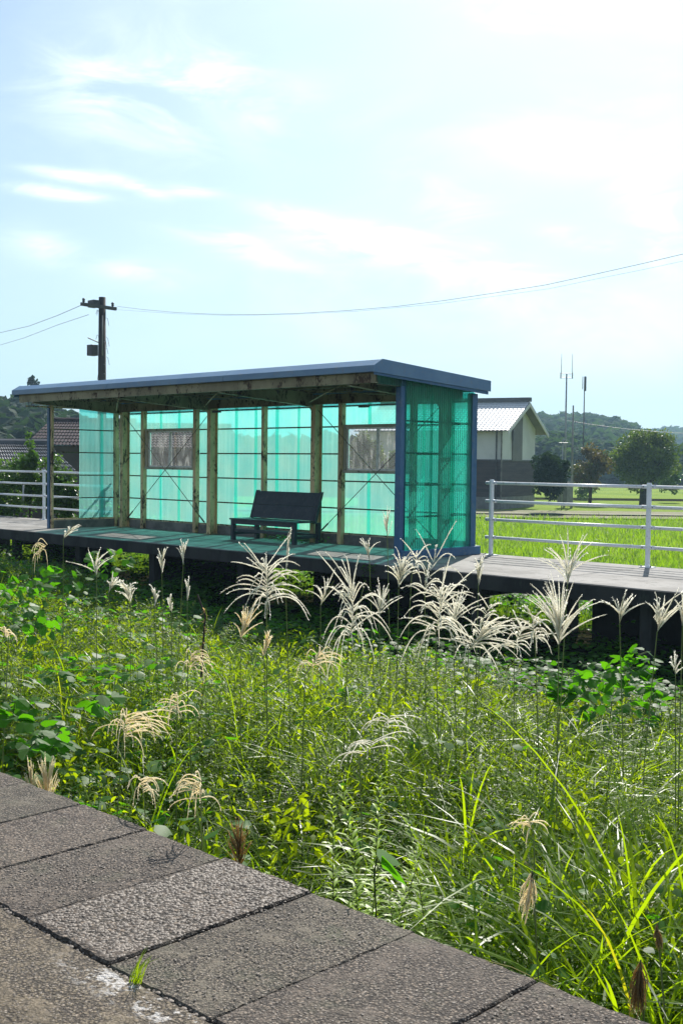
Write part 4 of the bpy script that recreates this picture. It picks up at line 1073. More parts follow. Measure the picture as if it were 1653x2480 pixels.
def plume(base, tip, d, w, style, tone, label, group=None, nb=None, sep=False, seed=0, stem=True, side=0.0):
    rng = np.random.default_rng(seed+100)
    if d < 0: d = -d/ray(*base)[1]
    b = dep(base[0], base[1], d); t = dep(tip[0], tip[1], d)
    ax = Vector(t-b); H = ax.length; W = w/FOC*d*.5
    gb = Vector((b[0] - ax.x*.5 + rng.uniform(-.08, .08), b[1] + rng.uniform(-.05, .1), GZ))
    if style in ('hang', 'tuft_down'): gb = Vector((b[0] + .1, b[1] + .05, GZ))
    T = empty('silvergrass_plume', tuple(gb), label=label, cat='plume grass', group=group or 'flowering silvergrass plumes')
    mat = {'w': M_plume, 't': M_plumetan, 'b': M_plumebrown}[tone]
    # culm
    bb = Vector(b)
    mid = gb.lerp(bb, .55) + Vector((rng.uniform(-.02, .02), rng.uniform(-.02, .02), 0))
    cul = [gb, mid, bb, Vector(b).lerp(Vector(t), .8)]
    m = MB().tube(cul, [.0042, .0035, .0026, .0012], 5); o = m.build('culm', M_culm, T, smooth=True)
    right = Vector(rt); view = Vector(fw)
    if style == 'droop' and not side: side = float(rng.choice([-.75, .75]))
    nb = nb or {'open': 24, 'fan': 20, 'narrow': 13, 'droop': 20, 'hang': 26, 'brush': 26}[style]
    r = {'narrow': .0042, 'brush': .0026, 'hang': .0024, 'droop': .0029}.get(style, .0042)*(.72 + .05*d)*.80
    parts = []
    bow = right*float(rng.normal(0, .16)) + view*float(rng.normal(0, .16)); irr = rng.uniform(.75, 1.25, 5)
    for i in range(nb):
        f = (i + rng.uniform(0, 1))/nb
        az = rng.uniform(0, 2*PI)
        lat = right*math.cos(az) + view*math.sin(az)*.8
        if side: lat = (lat + right*side).normalized()
        n = 12; u = np.linspace(0, 1, n)
        cv = bow*(H*f*f)
        if style == 'open':      # branches leave along the rachis, arch out and droop
            st = bb + ax*(f*.72) + cv; L = W*(1.15 - .35*f)*rng.uniform(.5, 1.2)*irr[i % 5]; rise = H*(.30 + .22*f)*rng.uniform(.4, 1.3); dp = H*(.62 - .42*f)*rng.uniform(.3, 1.8)
            pts = [st + lat*(L*x_**.9) + Vector((0, 0, 1))*(rise*x_*1.3 - dp*x_**2.3) for x_ in u]
        elif style == 'fan':
            st = bb + ax*(f*.30) + cv*.5; L = W*rng.uniform(.2, 1.55); up_ = H*(.62 + .38*(1-L/W/1.55))*rng.uniform(.8, 1.08)
            pts = [st + lat*(L*x_**1.35) + ax.normalized()*(up_*(x_ - .16*x_**3*(L/W))) for x_ in u]
        elif style == 'narrow':
            st = bb + ax*(f*.45); L = W*rng.uniform(.4, 1.0); up_ = H*rng.uniform(.42, .62)
            pts = [st + lat*(L*x_**1.2) + ax.normalized()*(up_*x_) - Vector((0, 0, 1))*(L*.5*x_**3) for x_ in u]
        elif style == 'brush':
            st = bb + ax*(f*.6); L = W*rng.uniform(.15, 1.0)*(1-.4*f); up_ = H*rng.uniform(.3, .55)
            pts = [st + lat*(L*x_**.8) + ax.normalized()*(up_*x_) for x_ in u]
        elif style == 'droop':   # arch over and hang down from the tip
            st = bb + ax*(.35 + .65*f); L = W*rng.uniform(.45, 1.35); up_ = H*rng.uniform(.05, .35); dn = H*rng.uniform(.25, 1.25)*(1.2-.5*L/W)
            pts = [st + lat*(L*(1-(1-x_)**1.5)) + Vector((0, 0, 1))*(up_*math.sin(min(x_*1.6, 1)*PI/2) - dn*x_**2.4) for x_ in u]
        else:                    # hang: limp, closed, pointing down from base to tip
            st = bb + ax*(f*.55); L = W*rng.uniform(.15, 1.0); up_ = H*rng.uniform(.35, .6)
            pts = [st + lat*(L*math.sin(x_*PI*.6)) + ax.normalized()*(up_*x_) for x_ in u]
        V, Q, A = branch_mesh([tuple(p_) for p_ in pts], r, rng, float(rng.uniform(0, 1)), 1.0 if style not in ('brush', 'hang') else 1.6)
        parts.append((V, [Q], A))
    if sep:
        for V, Q, A in parts: fast('plume_branch', V, Q, mat, T, A, True)
    else:
        V, F, A = cat(parts); fast('plume_head', V, F, mat, T, A, True)
    return T
S_ = 1.0543
def PL(bx, by, tx, ty, d, w, style, tone, label, **k):
    plume((bx*S_, by*S_), (tx*S_, ty*S_), d, w*S_, style, tone, label, seed=int(bx*7+by), **k)
PL(612, 1388, 618, 1268, 7.0, 190, 'open', 'w', 'large white plume with long arching branches in front of the bench', sep=True, nb=46)
PL(800, 1465, 850, 1300, 7.0, 165, 'open', 'w', 'large white plume leaning right, below the empty floor beside the bench', sep=True, nb=46)
PL(1000, 1458, 1025, 1325, 6.8, 180, 'open', 'w', 'dense white plume under the blue plinth of the shelter', sep=True, nb=46)
PL(1075, 1492, 1140, 1425, 6.6, 190, 'open', 'w', 'low plume sweeping right between the dense plume and the big V-shaped one', sep=True, nb=34, side=.7)
PL(1282, 1482, 1290, 1335, 5.6, 175, 'fan', 'w', 'big V-shaped white plume right of the shelter with a long bare stalk', sep=True, nb=34)
PL(1302, 1345, 1325, 1232, 6.6, 120, 'fan', 'w', 'pale upright plume standing behind the V-shaped one against the fence', nb=18)
PL(915, 1350, 930, 1252, 8.2, 85, 'narrow', 'w', 'thick white plume in front of the blue corner post', nb=22)
PL(975, 1375, 980, 1245, 7.6, 150, 'open', 'w', 'plume with thin arching branches below the green side wall', nb=16)
PL(1098, 1345, 1103, 1262, 8.0, 34, 'narrow', 'w', 'slim plume just left of the first fence post')
PL(1422, 1432, 1432, 1355, 6.6, 95, 'fan', 'w', 'open small plume below the second fence post', nb=11)
PL(1508, 1452, 1560, 1345, 6.4, 70, 'fan', 'w', 'plume leaning toward the right edge under the fence', nb=14)
PL(1566, 1440, 1572, 1340, 6.0, 45, 'narrow', 'w', 'plume cut by the right edge of the picture')
PL(736, 1392, 775, 1318, 8.0, 66, 'fan', 'w', 'thin plume with few upright branches between the two large left plumes', nb=9)
PL(300, 1385, 288, 1320, 8.4, 66, 'narrow', 'w', 'plump bent plume left of the shelter front, largest of its group', nb=18)
PL(372, 1318, 371, 1245, 9.0, 28, 'narrow', 'w', 'slim white plume, left one of the pair nearest the left window', nb=10)
PL(421, 1298, 423, 1233, 9.0, 34, 'narrow', 'w', 'slim white plume, right one of the pair nearest the left window', nb=11)
PL(355, 1394, 360, 1338, 8.6, 32, 'narrow', 'w', 'short plume just below the slim white pair', nb=10)
PL(430, 1383, 434, 1320, 8.6, 24, 'narrow', 'w', 'single slim plume below the right one of the pair', nb=8)
PL(395, 1410, 388, 1360, 8.6, 18, 'narrow', 'w', 'tiny plume between the short plume and the single slim one', nb=7)
PL(222, 1322, 214, 1262, 8.8, 100, 'fan', 'w', 'sparse spreading plume under the left corner of the shelter', nb=10)
PL(146, 1238, 178, 1196, 9.6, 36, 'narrow', 'w', 'plume bending in front of the left corner post', nb=8)
PL(889, 1232, 888, 1168, 8.8, 30, 'brush', 'w', 'small cone-shaped plume head against the shelter wall left of the blue post', nb=16)
PL(848, 1285, 842, 1230, 8.8, 44, 'fan', 'w', 'short plume in front of the sunlit patch on the platform', nb=9)
PL(655, 1325, 668, 1195, 7.4, 10, 'narrow', 'w', 'thin single spike rising in front of the bench', nb=5)
PL(552, 1470, 572, 1388, 7.2, 60, 'fan', 't', 'tan upright plume left of the large arching plume', nb=20)
PL(605, 1508, 620, 1440, 7.0, 32, 'narrow', 't', 'faded tan plume below the large arching one', nb=10)
PL(250, 1362, 262, 1322, 8.8, 34, 'fan', 'w', 'faint small plume left of the plump bent plume', nb=8)
PL(280, 1725, 290, 1640, 5.4, 180, 'droop', 't', 'drooping cream plume with long hanging branches in the left weeds', nb=30)
PL(405, 1660, 408, 1600, 5.8, 80, 'droop', 't', 'small curled tan plume right of the drooping cream plume', nb=16)
PL(430, 1560, 440, 1500, 6.4, 120, 'droop', 't', 'tan drooping plume beside a reddish dead stem', nb=20)
PL(462, 1860, 462, 1790, 4.4, 120, 'droop', 't', 'white fan-shaped plume hanging right over the slab edge', nb=18)
PL(332, 1840, 322, 1785, 4.7, 110, 'droop', 't', 'plume hanging left of the fan-shaped one near the slabs', nb=13)
PL(700, 1550, 735, 1500, 6.3, 120, 'droop', 't', 'dry plume lying in the weeds below the two large plumes', nb=18)
PL(870, 1690, 895, 1645, 5.6, 130, 'droop', 'w', 'white plume arching right in the middle of the weeds', nb=12, side=.6)
PL(825, 1750, 860, 1700, 5.2, 140, 'droop', 'w', 'low pale plume just below the arching white one', nb=12, side=.5)
PL(1225, 1915, 1212, 1880, 4.4, 90, 'droop', 't', 'small tan plume beside the long stalk of the V-shaped plume', nb=11, side=-.6)
PL(108, 1868, 110, 1740, -2.82, 74, 'brush', 't', 'fluffy tan seed head at the left slab edge, right one of two', nb=60)
PL(76, 1858, 68, 1745, -2.82, 50, 'brush', 't', 'fluffy tan seed head at the left slab edge, left one of two', nb=34)
PL(552, 1998, 546, 1888, -2.80, 76, 'brush', 'b', 'brown seed head standing in the shade at the slab edge', nb=60)
PL(1222, 2000, 1203, 2112, -3.1, 44, 'hang', 't', 'tan seed head hanging limp above the slab edge', nb=44)
PL(1470, 2205, 1462, 2330, -2.95, 46, 'hang', 'b', 'limp brown seed head under the corner grass clump', nb=60)
PL(1508, 2120, 1512, 2180, -3.1, 20, 'hang', 'b', 'little brown seed head right of the limp one', nb=24)
PL(20, 1480, 5, 1440, 6.8, 50, 'droop', 't', 'faded plume cut by the left edge of the picture', nb=12)
PL(75, 1290, 110, 1250, 9.6, 50, 'droop', 't', 'yellowish drooping plume near the left end of the platform', nb=11)
PL(1550, 1550, 1540, 1500, 6.0, 50, 'fan', 'w', 'small plume in the shadow below the right end of the platform', nb=7)
PL(1040, 1440, 1050, 1345, 7.4, 110, 'fan', 'w', 'plume behind the dense one, half hidden below the blue plinth', nb=18)
PL(1180, 1490, 1195, 1425, 7.0, 150, 'open', 'w', 'low arching plume between the sweeping one and the V-shaped one', nb=24)
PL(1228, 1470, 1215, 1400, 6.4, 110, 'open', 'w', 'plume touching the V-shaped one on its left side', nb=20)
PL(870, 1420, 880, 1340, 7.8, 90, 'fan', 'w', 'plume standing just right of the large one that leans right', nb=16)
PL(945, 1320, 972, 1258, 8.4, 80, 'open', 'w', 'small plume in front of the lower corner of the green side wall', nb=14)
PL(1105, 1440, 1120, 1375, 7.6, 80, 'open', 'w', 'small arching plume in front of the platform support post', nb=14)
# reddish dead stem
T = empty('dead_stem', tuple(dep(462, 1640, 6.5)), label='reddish-brown dead weed stem among the pampas plumes at left', cat='weed')
pts = [dep(487, 1640, 6.5), dep(492, 1560, 6.5), dep(497, 1490, 6.5), dep(478, 1440, 6.5)]
tube('stem', M_bark, T, pts, .006, 5)
n = 50; tt = RNG.uniform(0, 1, n)[:, None]; P = dep(489, 1600, 6.5)*(1-tt) + dep(496, 1470, 6.5)*tt
D = unit(RNG.normal(0, 1, (n, 3))); N_ = unit(np.cross(D, np.array([0, 0, 1.]) + .01))
V, t3, q4, A = leaves(P, D, N_, RNG.uniform(.02, .05, n), RNG.uniform(.006, .012, n), RNG.uniform(0, 1, n))
fast('dry_leaves', V, [t3, q4], M_plumebrown, T, A)

# ------------------------------------------------------------------ trees
def crown_mesh(c, R, n, s, rng, clumps=40, shape=1.0, flat=.0, hollow=.5):
    """leaf faces gathered in clumps spread through an uneven ellipsoid"""
    cc = rng.normal(0, 1, (clumps, 3)); cc /= np.linalg.norm(cc, axis=1, keepdims=True)
    rad = rng.uniform(hollow, 1.0, clumps)[:, None]
    cc = cc*rad
    if shape != 1.0: cc[:, 2] = np.sign(cc[:, 2])*np.abs(cc[:, 2])**shape
    if flat: cc[:, 2] = np.maximum(cc[:, 2], -flat)
    C = cc*np.array(R)*.80; cr = rng.uniform(.16, .34, clumps)
    k = rng.integers(0, clumps, n); q = rng.normal(0, 1, (n, 3)); q /= np.linalg.norm(q, axis=1, keepdims=True)
    q *= rng.uniform(.3, 1, (n, 1))**.5
    P = C[k] + q*cr[k][:, None]*np.array(R)*np.array([1, 1, .85]) + np.array(c)
    D = unit(rng.normal(0, 1, (n, 3)) + q*.6); N = unit(np.cross(D, rng.normal(0, 1, (n, 3))))
    L = s*rng.uniform(.6, 1.5, n); v = np.clip(rng.uniform(0, 1, clumps)[k]*.6 + rng.uniform(0, .4, n), 0, 1)
    return leaves(P, D, N, L, L*.62, v, .1)
def tree(name, ixc, base_y, top_y, wpx, d, mat, label, cat_='tree', n=4000, s=.16, trunk=True, tr=.14, crown_from=.22, seed=1, group=None, clumps=40, shape=1.0, zbase=None):
    rng = np.random.default_rng(seed)
    b = dep(ixc, base_y, d); t = dep(ixc, top_y, d)
    zb = b[2] if zbase is None else zbase; h = t[2]-zb
    T = empty(name, (b[0], b[1], zb), label=label, cat=cat_, group=group)
    Rw = wpx/FOC*d*.5; cz0 = zb + h*crown_from
    V, t3, q4, A = crown_mesh((b[0], b[1], (cz0+t[2])/2), (Rw, Rw, (t[2]-cz0)/2), n, s, rng, clumps, shape)
    if trunk:
        mb = MB().tube([(b[0], b[1], zb-.1), (b[0]+.05, b[1], zb+h*.3), (b[0], b[1]+.05, zb+h*.7)], [tr, tr*.8, tr*.35], 8)
        mb.build('trunk', M_bark, T, smooth=True)
        for j in range(5):
            a = rng.uniform(0, 2*PI); z0 = zb + h*rng.uniform(.2, .5)
            MB().tube([(b[0], b[1], z0), (b[0]+math.cos(a)*Rw*.4, b[1]+math.sin(a)*Rw*.4, z0+h*.15), (b[0]+math.cos(a)*Rw*.75, b[1]+math.sin(a)*Rw*.75, z0+h*.25)], [tr*.4, tr*.25, tr*.1], 5).build('limb', M_bark, T, smooth=True)
    fast('crown', V, [t3, q4], mat, T, A)
    return T
FD = 88.0
tree('evergreen_tree', 1556, 1222, 1024, 188, 92, M_tree, 'large rounded evergreen tree in the rice fields on the right', n=15000, s=.20, tr=.34, crown_from=.12, seed=3, clumps=90)
tree('maple_tree', 1427, 1219, 1072, 108, 90, M_maple, 'smaller reddish-green maple left of the big round tree', n=5000, s=.17, tr=.15, crown_from=.2, seed=4, clumps=44)
tree('dark_bush', 1332, 1216, 1078, 100, 72, M_darktree, 'dark bushy shrub leaning on the right end of the white house', n=10000, s=.14, trunk=False, crown_from=-.05, seed=5, cat_='bush', clumps=50)
tree('shrub', 1622, 1205, 1120, 60, 100, M_shrub, 'light green bush against the right side of the big round tree', n=2500, s=.17, trunk=False, crown_from=0, seed=6, cat_='bush')
tree('shrub', 1412, 1217, 1150, 60, 104, M_shrub, 'pale shrub low behind the maple', n=1200, s=.16, trunk=False, crown_from=0, seed=16, cat_='bush')
tree('garden_tree', 890, 1180, 1040, 100, 60, M_tree, 'round tree seen through the right-hand shelter window', n=6000, s=.15, tr=.14, seed=7, clumps=60)
tree('garden_tree', 965, 1190, 1085, 70, 64, M_shrub, 'lighter tree beside the round one behind the right-hand window', n=2500, s=.15, tr=.12, seed=8)
tree('lone_tree', 80, 985, 905, 32, 160, M_darktree, 'lone thin tree poking above the left end of the shelter roof', n=500, s=.36, tr=.22, seed=9, crown_from=.25, clumps=9)
tree('shrub', 72, 1250, 1045, 42, 30.5, M_shrub, 'climbing leafy shoot rising above the hedge in front of the tiled roof', n=1400, s=.11, tr=.03, seed=10, cat_='shrub', clumps=26, crown_from=.1)
for i, (x_, y0_, y1_, w_, d_, lb) in enumerate(((15, 1255, 1085, 170, 31, 'leafy hedge shrub at the far left behind the fence'), (135, 1250, 1095, 110, 30.5, 'leafy hedge shrub just left of the shelter post'),
                                            (165, 1250, 1165, 60, 30, 'low shrub seen through the gap in the left shelter wall'))):
    tree('hedge_shrub', x_, y0_, y1_, w_, d_, M_shrub, lb, cat_='shrub', n=5200, s=.085, trunk=False, crown_from=-.1, seed=20+i, clumps=60)

# ------------------------------------------------------------------ houses
def tiled_slope(p00, p10, p01, p11, cols, rows, mat, name, parent, amp=.05, rowstep=.035):
    """wavy pantile surface; p00-p10 is the ridge, p01-p11 the eave"""
    p00, p10, p01, p11 = map(np.array, (p00, p10, p01, p11))
    nu = cols*5 + 1; us = np.linspace(0, 1, nu); nrm = np.cross(p10-p00, p01-p00); nrm = nrm/np.linalg.norm(nrm)
    if nrm[2] < 0: nrm = -nrm
    V = []; F = []; b = 0
    wave = amp*np.abs(np.sin(us*cols*PI))
    for r in range(rows):
        v0, v1 = r/rows, (r+1.08)/rows
        for vv, lift in ((v0, 0.0), (v1, rowstep)):
            a = p00 + (p01-p00)*vv; c = p10 + (p11-p10)*vv
            V.append(a + (c-a)*us[:, None] + nrm*(wave + lift)[:, None])
        i = np.arange(nu-1) + b; F.append(np.stack([i, i+1, i+1+nu, i+nu], 1)); b += 2*nu
    return fast(name, np.concatenate(V), [np.concatenate(F)], mat, parent, smooth=True)
def house_right():
    d = 80.0; th = math.radians(27)
    c = dep(1211, 1213, d); gz = c[2]; C0 = Vector((c[0], c[1], gz))        # near right corner of the eave wall
    e1 = (-RTV*math.cos(th) + FW*math.sin(th)); e2 = (FW*math.cos(th) + RTV*math.sin(th))
    T = empty('house', tuple(C0), label='two-storey house with white upper walls, dark boarded ground floor and shining tiled roof', cat='house')
    Lh, Wd = 11.0, 7.6; ev = dep(1211, 1040, d)[2] - gz + .30; rg = ev + 1.78; mid_ = dep(1211, 1115, d)[2] - gz
    def P(a, b_, z): v = C0 + e1*a + e2*b_; return (v.x, v.y, gz + z)
    def slab(name, mat, a0, a1, b0, b1, z0, z1, par=T, **k):
        mb = MB(); mb.add([P(a0,b0,z0),P(a1,b0,z0),P(a1,b1,z0),P(a0,b1,z0),P(a0,b0,z1),P(a1,b0,z1),P(a1,b1,z1),P(a0,b1,z1)], [(0,3,2,1),(4,5,6,7),(0,1,5,4),(1,2,6,5),(2,3,7,6),(3,0,4,7)])
        return mb.build(name, mat, par, **k)
    slab('upper_wall', M_plaster, 0, Lh, 0, Wd, mid_, ev)
    mb = MB().add([P(0, 0, ev), P(0, Wd, ev), P(0, Wd/2, rg-.1), P(.12, 0, ev), P(.12, Wd, ev), P(.12, Wd/2, rg-.1)], [(0, 1, 2), (3, 5, 4), (0, 2, 5, 3), (2, 1, 4, 5), (1, 0, 3, 4)])
    mb.build('gable_wall', M_plaster, T)
    slab('lower_wall', M_board, .02, Lh, .02, Wd-.02, 0, mid_)
    slab('foundation', M_greybox, -.02, Lh, -.02, Wd, -.6, .25)
    # recessed grey bay on the gable
    slab('gable_bay', M_recess, -.10, .0-.003, 2.2, 4.3, mid_, rg-1.0)
    # drip boards between storeys
    slab('drip_board', M_darkmetal, -.06, Lh, -.06, Wd+.06, mid_-.05, mid_+.06)
    # clapboards
    mb = MB(); nbd = 15
    for i in range(nbd):
        z0 = .3 + (mid_-.4)*i/nbd; z1 = z0 + (mid_-.4)/nbd*.9
        for (q0, q1, q2, q3) in ((P(0, -.04, z0), P(Lh, -.04, z0), P(Lh, -.005, z1), P(0, -.005, z1)), (P(-.04, 0, z0), P(-.04, Wd, z0), P(-.005, Wd, z1), P(-.005, 0, z1))):
            mb.add([q0, q1, q2, q3], [(0, 1, 2, 3)])
    o = mb.build('clapboards', M_board, T); o['kind'] = 'stuff'
    # windows on the eave side, dark frames
    for (a, z0, z1) in ((4.0, mid_+.9, mid_+2.1), (4.0, 1.1, 2.5), (7.5, mid_+.9, mid_+2.1)):
        w = slab('window', M_darkmetal, a-.6, a+.55, -.08, -.004, z0, z1)
        slab('pane', M_darkglass, a-.5, a+.45, -.09, -.083, z0+.1, z1-.1, par=w)
        w['label'] = 'dark framed window'
    for z0 in (mid_+1.4, ): slab('wall_vent', M_darkmetal, -.16, -.105, 2.05, 2.2, z0, z0+1.3)
    slab('downpipe', M_darkmetal, .30, .38, -.12, -.04, .0, ev)
    slab('downpipe', M_plinth, -.08, .0, -.13, -.045, .0, ev)
    # roof
    ov, gv = .85, .75
    k = (rg-ev)/(Wd/2)
    tiled_slope(P(-gv, Wd/2, rg), P(Lh, Wd/2, rg), P(-gv, -ov, ev-ov*k), P(Lh, -ov, ev-ov*k), 40, 14, M_tileshine, 'roof_tiles', T, .022, .025)
    tiled_slope(P(-gv, Wd/2, rg), P(Lh, Wd/2, rg), P(-gv, Wd+ov, ev-ov*k), P(Lh, Wd+ov, ev-ov*k), 40, 14, M_tileshine, 'roof_tiles', T, .022, .025)
    slab('ridge_cap', M_tilegrey, -gv-.1, Lh, Wd/2-.17, Wd/2+.17, rg+.02, rg+.32)
    for s in (0, 1):                         # barge boards
        b0 = -ov if s == 0 else Wd+ov
        mb = MB().add([P(-gv-.06, b0, ev-ov*k-.04), P(-gv-.06, Wd/2, rg-.04), P(-gv-.06, Wd/2, rg-.32), P(-gv-.06, b0, ev-ov*k-.28),
                       P(-gv, b0, ev-ov*k-.04), P(-gv, Wd/2, rg-.04), P(-gv, Wd/2, rg-.32), P(-gv, b0, ev-ov*k-.28)],
                      [(0,1,2,3),(4,7,6,5),(0,4,5,1),(3,2,6,7),(0,3,7,4)])
        mb.build('barge_board', M_plaster, T)
        mb = MB().add([P(-gv, b0, ev-ov*k-.06), P(-gv, Wd/2, rg-.06), P(Lh, Wd/2, rg-.06), P(Lh, b0, ev-ov*k-.06)], [(0, 1, 2, 3)])
        mb.build('eave_soffit', M_recess, T)
house_right()
# grey box by the poles
bz = dep(1367, 1212, 84); T = tag(MB().box(bz[0]-.42, bz[0]+.42, bz[1]-.4, bz[1]+.4, bz[2]-.3, bz[2]+1.35).build('utility_cabinet', M_greybox, None, bevel=.02), 'grey concrete box between the dark bush and the fields', 'cabinet')

def house_left(name, label, d, ridge_a, ridge_b, eave_a, eave_b, tile, wall, rows, cols, hip=False):
    """roof given by its visible slope; walls stand under it"""
    ra, rb = dep(*ridge_a, d+3.6), dep(*ridge_b, d+3.6); ea, eb = dep(*eave_a, d), dep(*eave_b, d)
    rb[2] = ra[2]; eb[2] = ea[2]
    c = (ea+eb)/2
    T = empty(name, (c[0], c[1], FZ), label=label, cat='house')
    tiled_slope(ra, rb, ea, eb, cols, rows, tile, 'roof_tiles', T, .05, .04)
    back_a = ra*2 - ea; back_b = rb*2 - eb; back_a[2] = ea[2]; back_b[2] = eb[2]
    tiled_slope(ra, rb, back_a, back_b, cols, 4, tile, 'roof_tiles', T, .05, .04)
    MB().tube([Vector(ra)+Vector((0,0,.08)), Vector(rb)+Vector((0,0,.08))], .13, 6).build('ridge_cap', tile, T)
    # walls
    def L(p, q, t): return p + (q-p)*t
    w = [L(L(ea, back_a, .12), L(eb, back_b, .12), .08), L(L(ea, back_a, .12), L(eb, back_b, .12), .92), L(L(ea, back_a, .88), L(eb, back_b, .88), .92), L(L(ea, back_a, .88), L(eb, back_b, .88), .08)]
    mb = MB().add([(p[0], p[1], FZ-.1) for p in w] + [(p[0], p[1], ea[2]-.02) for p in w], [(0,1,5,4),(1,2,6,5),(2,3,7,6),(3,0,4,7),(4,5,6,7)])
    mb.build('wall', wall, T)
    return T
house_left('tiled_house', 'low house with weathered grey tile roof behind the hedge at far left', 40, (-60, 1075), (118, 1078), (-60, 1150), (196, 1152), M_tilegrey, M_housewall, 9, 34)
house_left('tiled_house', 'house with purple-brown tiled roof seen through the gap in the left shelter wall', 60, (120, 1020), (330, 1022), (60, 1078), (360, 1080), M_tilebrown, M_housewall, 8, 34)
house_left('tiled_house', 'grey-roofed house seen through the left-hand shelter window', 46, (300, 1035), (560, 1040), (280, 1085), (600, 1088), M_tilebrown, M_housewall, 8, 36)
p = dep(57, 1215, 21); T = tube('marker_stake', M_steelgrey, None, [dep(57, 1212, 29.5), dep(57, 1175, 29.5)], .022, 6); tag(T, 'thin grey stake behind the left fence', 'stake')

# ------------------------------------------------------------------ poles, antennas, wires
def upole():
    d = 40.0; top = dep(248, 720, d); bx, by = top[0], top[1]
    T = empty('utility_pole', (bx, by, FZ), label='dark wooden utility pole with a crossarm above the shelter roof', cat='utility pole')
    r = 10.2/FOC*d
    MB().tube([(bx, by, FZ), (bx, by, (FZ+top[2])/2), (bx, by, top[2])], [r*1.15, r*1.05, r*.82], 12).build('pole', M_wood, T, smooth=True)
    A = dep(200, 738, d-.5); B = dep(284, 750, d+.5); A = Vector(A); B = Vector(B)
    dv = (B-A).normalized(); n = Vector((-dv.y, dv.x, 0)).normalized()*.05; u = Vector((0, 0, .055))
    off = -FW*.2
    MB().add([A-n-u+off, B-n-u+off, B+n-u+off, A+n-u+off, A-n+u+off, B-n+u+off, B+n+u+off, A+n+u+off], [(0,3,2,1),(4,5,6,7),(0,1,5,4),(1,2,6,5),(2,3,7,6),(3,0,4,7)]).build('crossarm', M_steelgrey if False else M_darkmetal, T)
    for t in (.07, .90):
        p = A.lerp(B, t) + off
        MB().tube([p+Vector((0,0,.06)), p+Vector((0,0,.10)), p+Vector((0,0,.13)), p+Vector((0,0,.17)), p+Vector((0,0,.21))], [.02, .055, .04, .055, .03], 8).build('insulator', M_darkmetal, T, smooth=True)
    MB().box(bx-.32, bx+.05, by-.38, by-.12, dep(248, 737, d)[2]-.12, dep(248, 737, d)[2]+.12).build('clamp', M_darkmetal, T)
    q0, q1 = dep(232, 862, d), dep(232, 836, d)
    c = (q0+q1)/2; MB().box(c[0]-.17, c[0]+.13, c[1]-.25, c[1]+.02, q0[2], q1[2]).build('junction_box', M_darkmetal, T, bevel=.01)
    tube('bracket', M_darkmetal, T, [dep(213, 818, d), dep(240, 830, d)], .02, 5)
    tube('conduit', M_concpole, T, [Vector(dep(251, 862, d))-FW*.17, Vector(dep(251, 765, d))-FW*.17], .022, 6)
    for yy in (882, 905, 828): MB().tube([(bx-r*1.02, by, dep(248, yy, d)[2]), (bx+r*1.02, by, dep(248, yy, d)[2])], .02, 5).build('band', M_steelgrey, T)
    mb = MB()
    rr = random.Random(5)
    for q in range(16):
        z = rr.uniform(dep(248, 930, d)[2], dep(248, 745, d)[2]); a = rr.uniform(0, 2*PI)
        p0 = Vector((bx+math.cos(a)*r, by+math.sin(a)*r, z)); p1 = p0 + Vector((math.cos(a)*.10, math.sin(a)*.10, rr.uniform(-.2, .05)))
        mb.tube([p0, p0.lerp(p1, .5)+Vector((0,0,.05)), p1 + Vector((0, 0, -.12))], .007, 4)
    mb.build('dead_vine', M_wood, T)
    return T
upole()
def wire(pts, name, label, r=.010):
    m = MB(); m.tube([tuple(p) for p in pts], r, 5)
    o = m.build(name, M_wire, None, smooth=True); tag(o, label, 'wire')
def plane_wire(pix, A, dirv, name, label, r=.010):
    """wire hanging in the vertical plane through A along dirv"""
    A = np.array(A); dn = Vector((dirv[1], -dirv[0], 0)).normalized(); dn = np.array(dn)
    out = []
    for x_, y_ in pix:
        v = ray(x_, y_); t = np.dot(A-CAM, dn)/np.dot(v, dn); out.append(CAM + v*t)
    # smooth
    wire(out, name, label, r)
pa = dep(285, 742, 40.0); pb = dep(1653, 617, 21.0); dv = pb-pa
plane_wire([(285,742),(350,750),(430,757),(520,761),(620,762),(720,759),(840,752),(960,742),(1080,727),(1200,709),(1320,690),(1440,664),(1560,637),(1653,615),(1760,590)], pa, dv, 'power_wire', 'upper power line sagging across the sky to the right of the pole', .0055)
plane_wire([(285,750),(430,760),(550,764),(700,762),(860,754),(1060,736),(1200,717),(1330,699),(1440,676),(1560,652),(1653,632),(1760,608)], pa, dv, 'power_wire', 'lower power line running just under the upper one', .003)
pa = dep(200, 735, 40.0); pb = dep(-60, 818, 60.0)
plane_wire([(200,738),(140,764),(70,790),(0,806),(-60,815)], pa, pb-pa, 'power_wire', 'upper wire leaving the pole toward the left edge', .010)
plane_wire([(215,762),(140,787),(60,818),(0,836),(-60,848)], pa, pb-pa, 'power_wire', 'lower wire leaving the pole toward the left edge', .008)
def rpole(ix, ytop, ybase, d, rpx, mat, label, cat_='utility pole', name='utility_pole'):
    t = dep(ix, ytop, d); T = empty(name, (t[0], t[1], FZ), label=label, cat=cat_)
    r = rpx/FOC*d
    MB().tube([(t[0], t[1], FZ), (t[0], t[1], t[2])], [r*1.35, r*.8], 8).build('pole', mat, T, smooth=True)
    return T, t
T, t = rpole(1371, 905, 1190, 85, 2.2, M_steelgrey, 'tall grey mast topped by a fork with two whip antennas', 'antenna mast', 'antenna_mast')
s = 85/FOC
R_ = Vector(RTV); tv = Vector(t)
for dz in (0, -10*s): MB().tube([tv - R_*14*s + Vector((0,0,dz)), tv + R_*14*s + Vector((0,0,dz))], .03, 5).build('fork_bar', M_steelgrey, T)
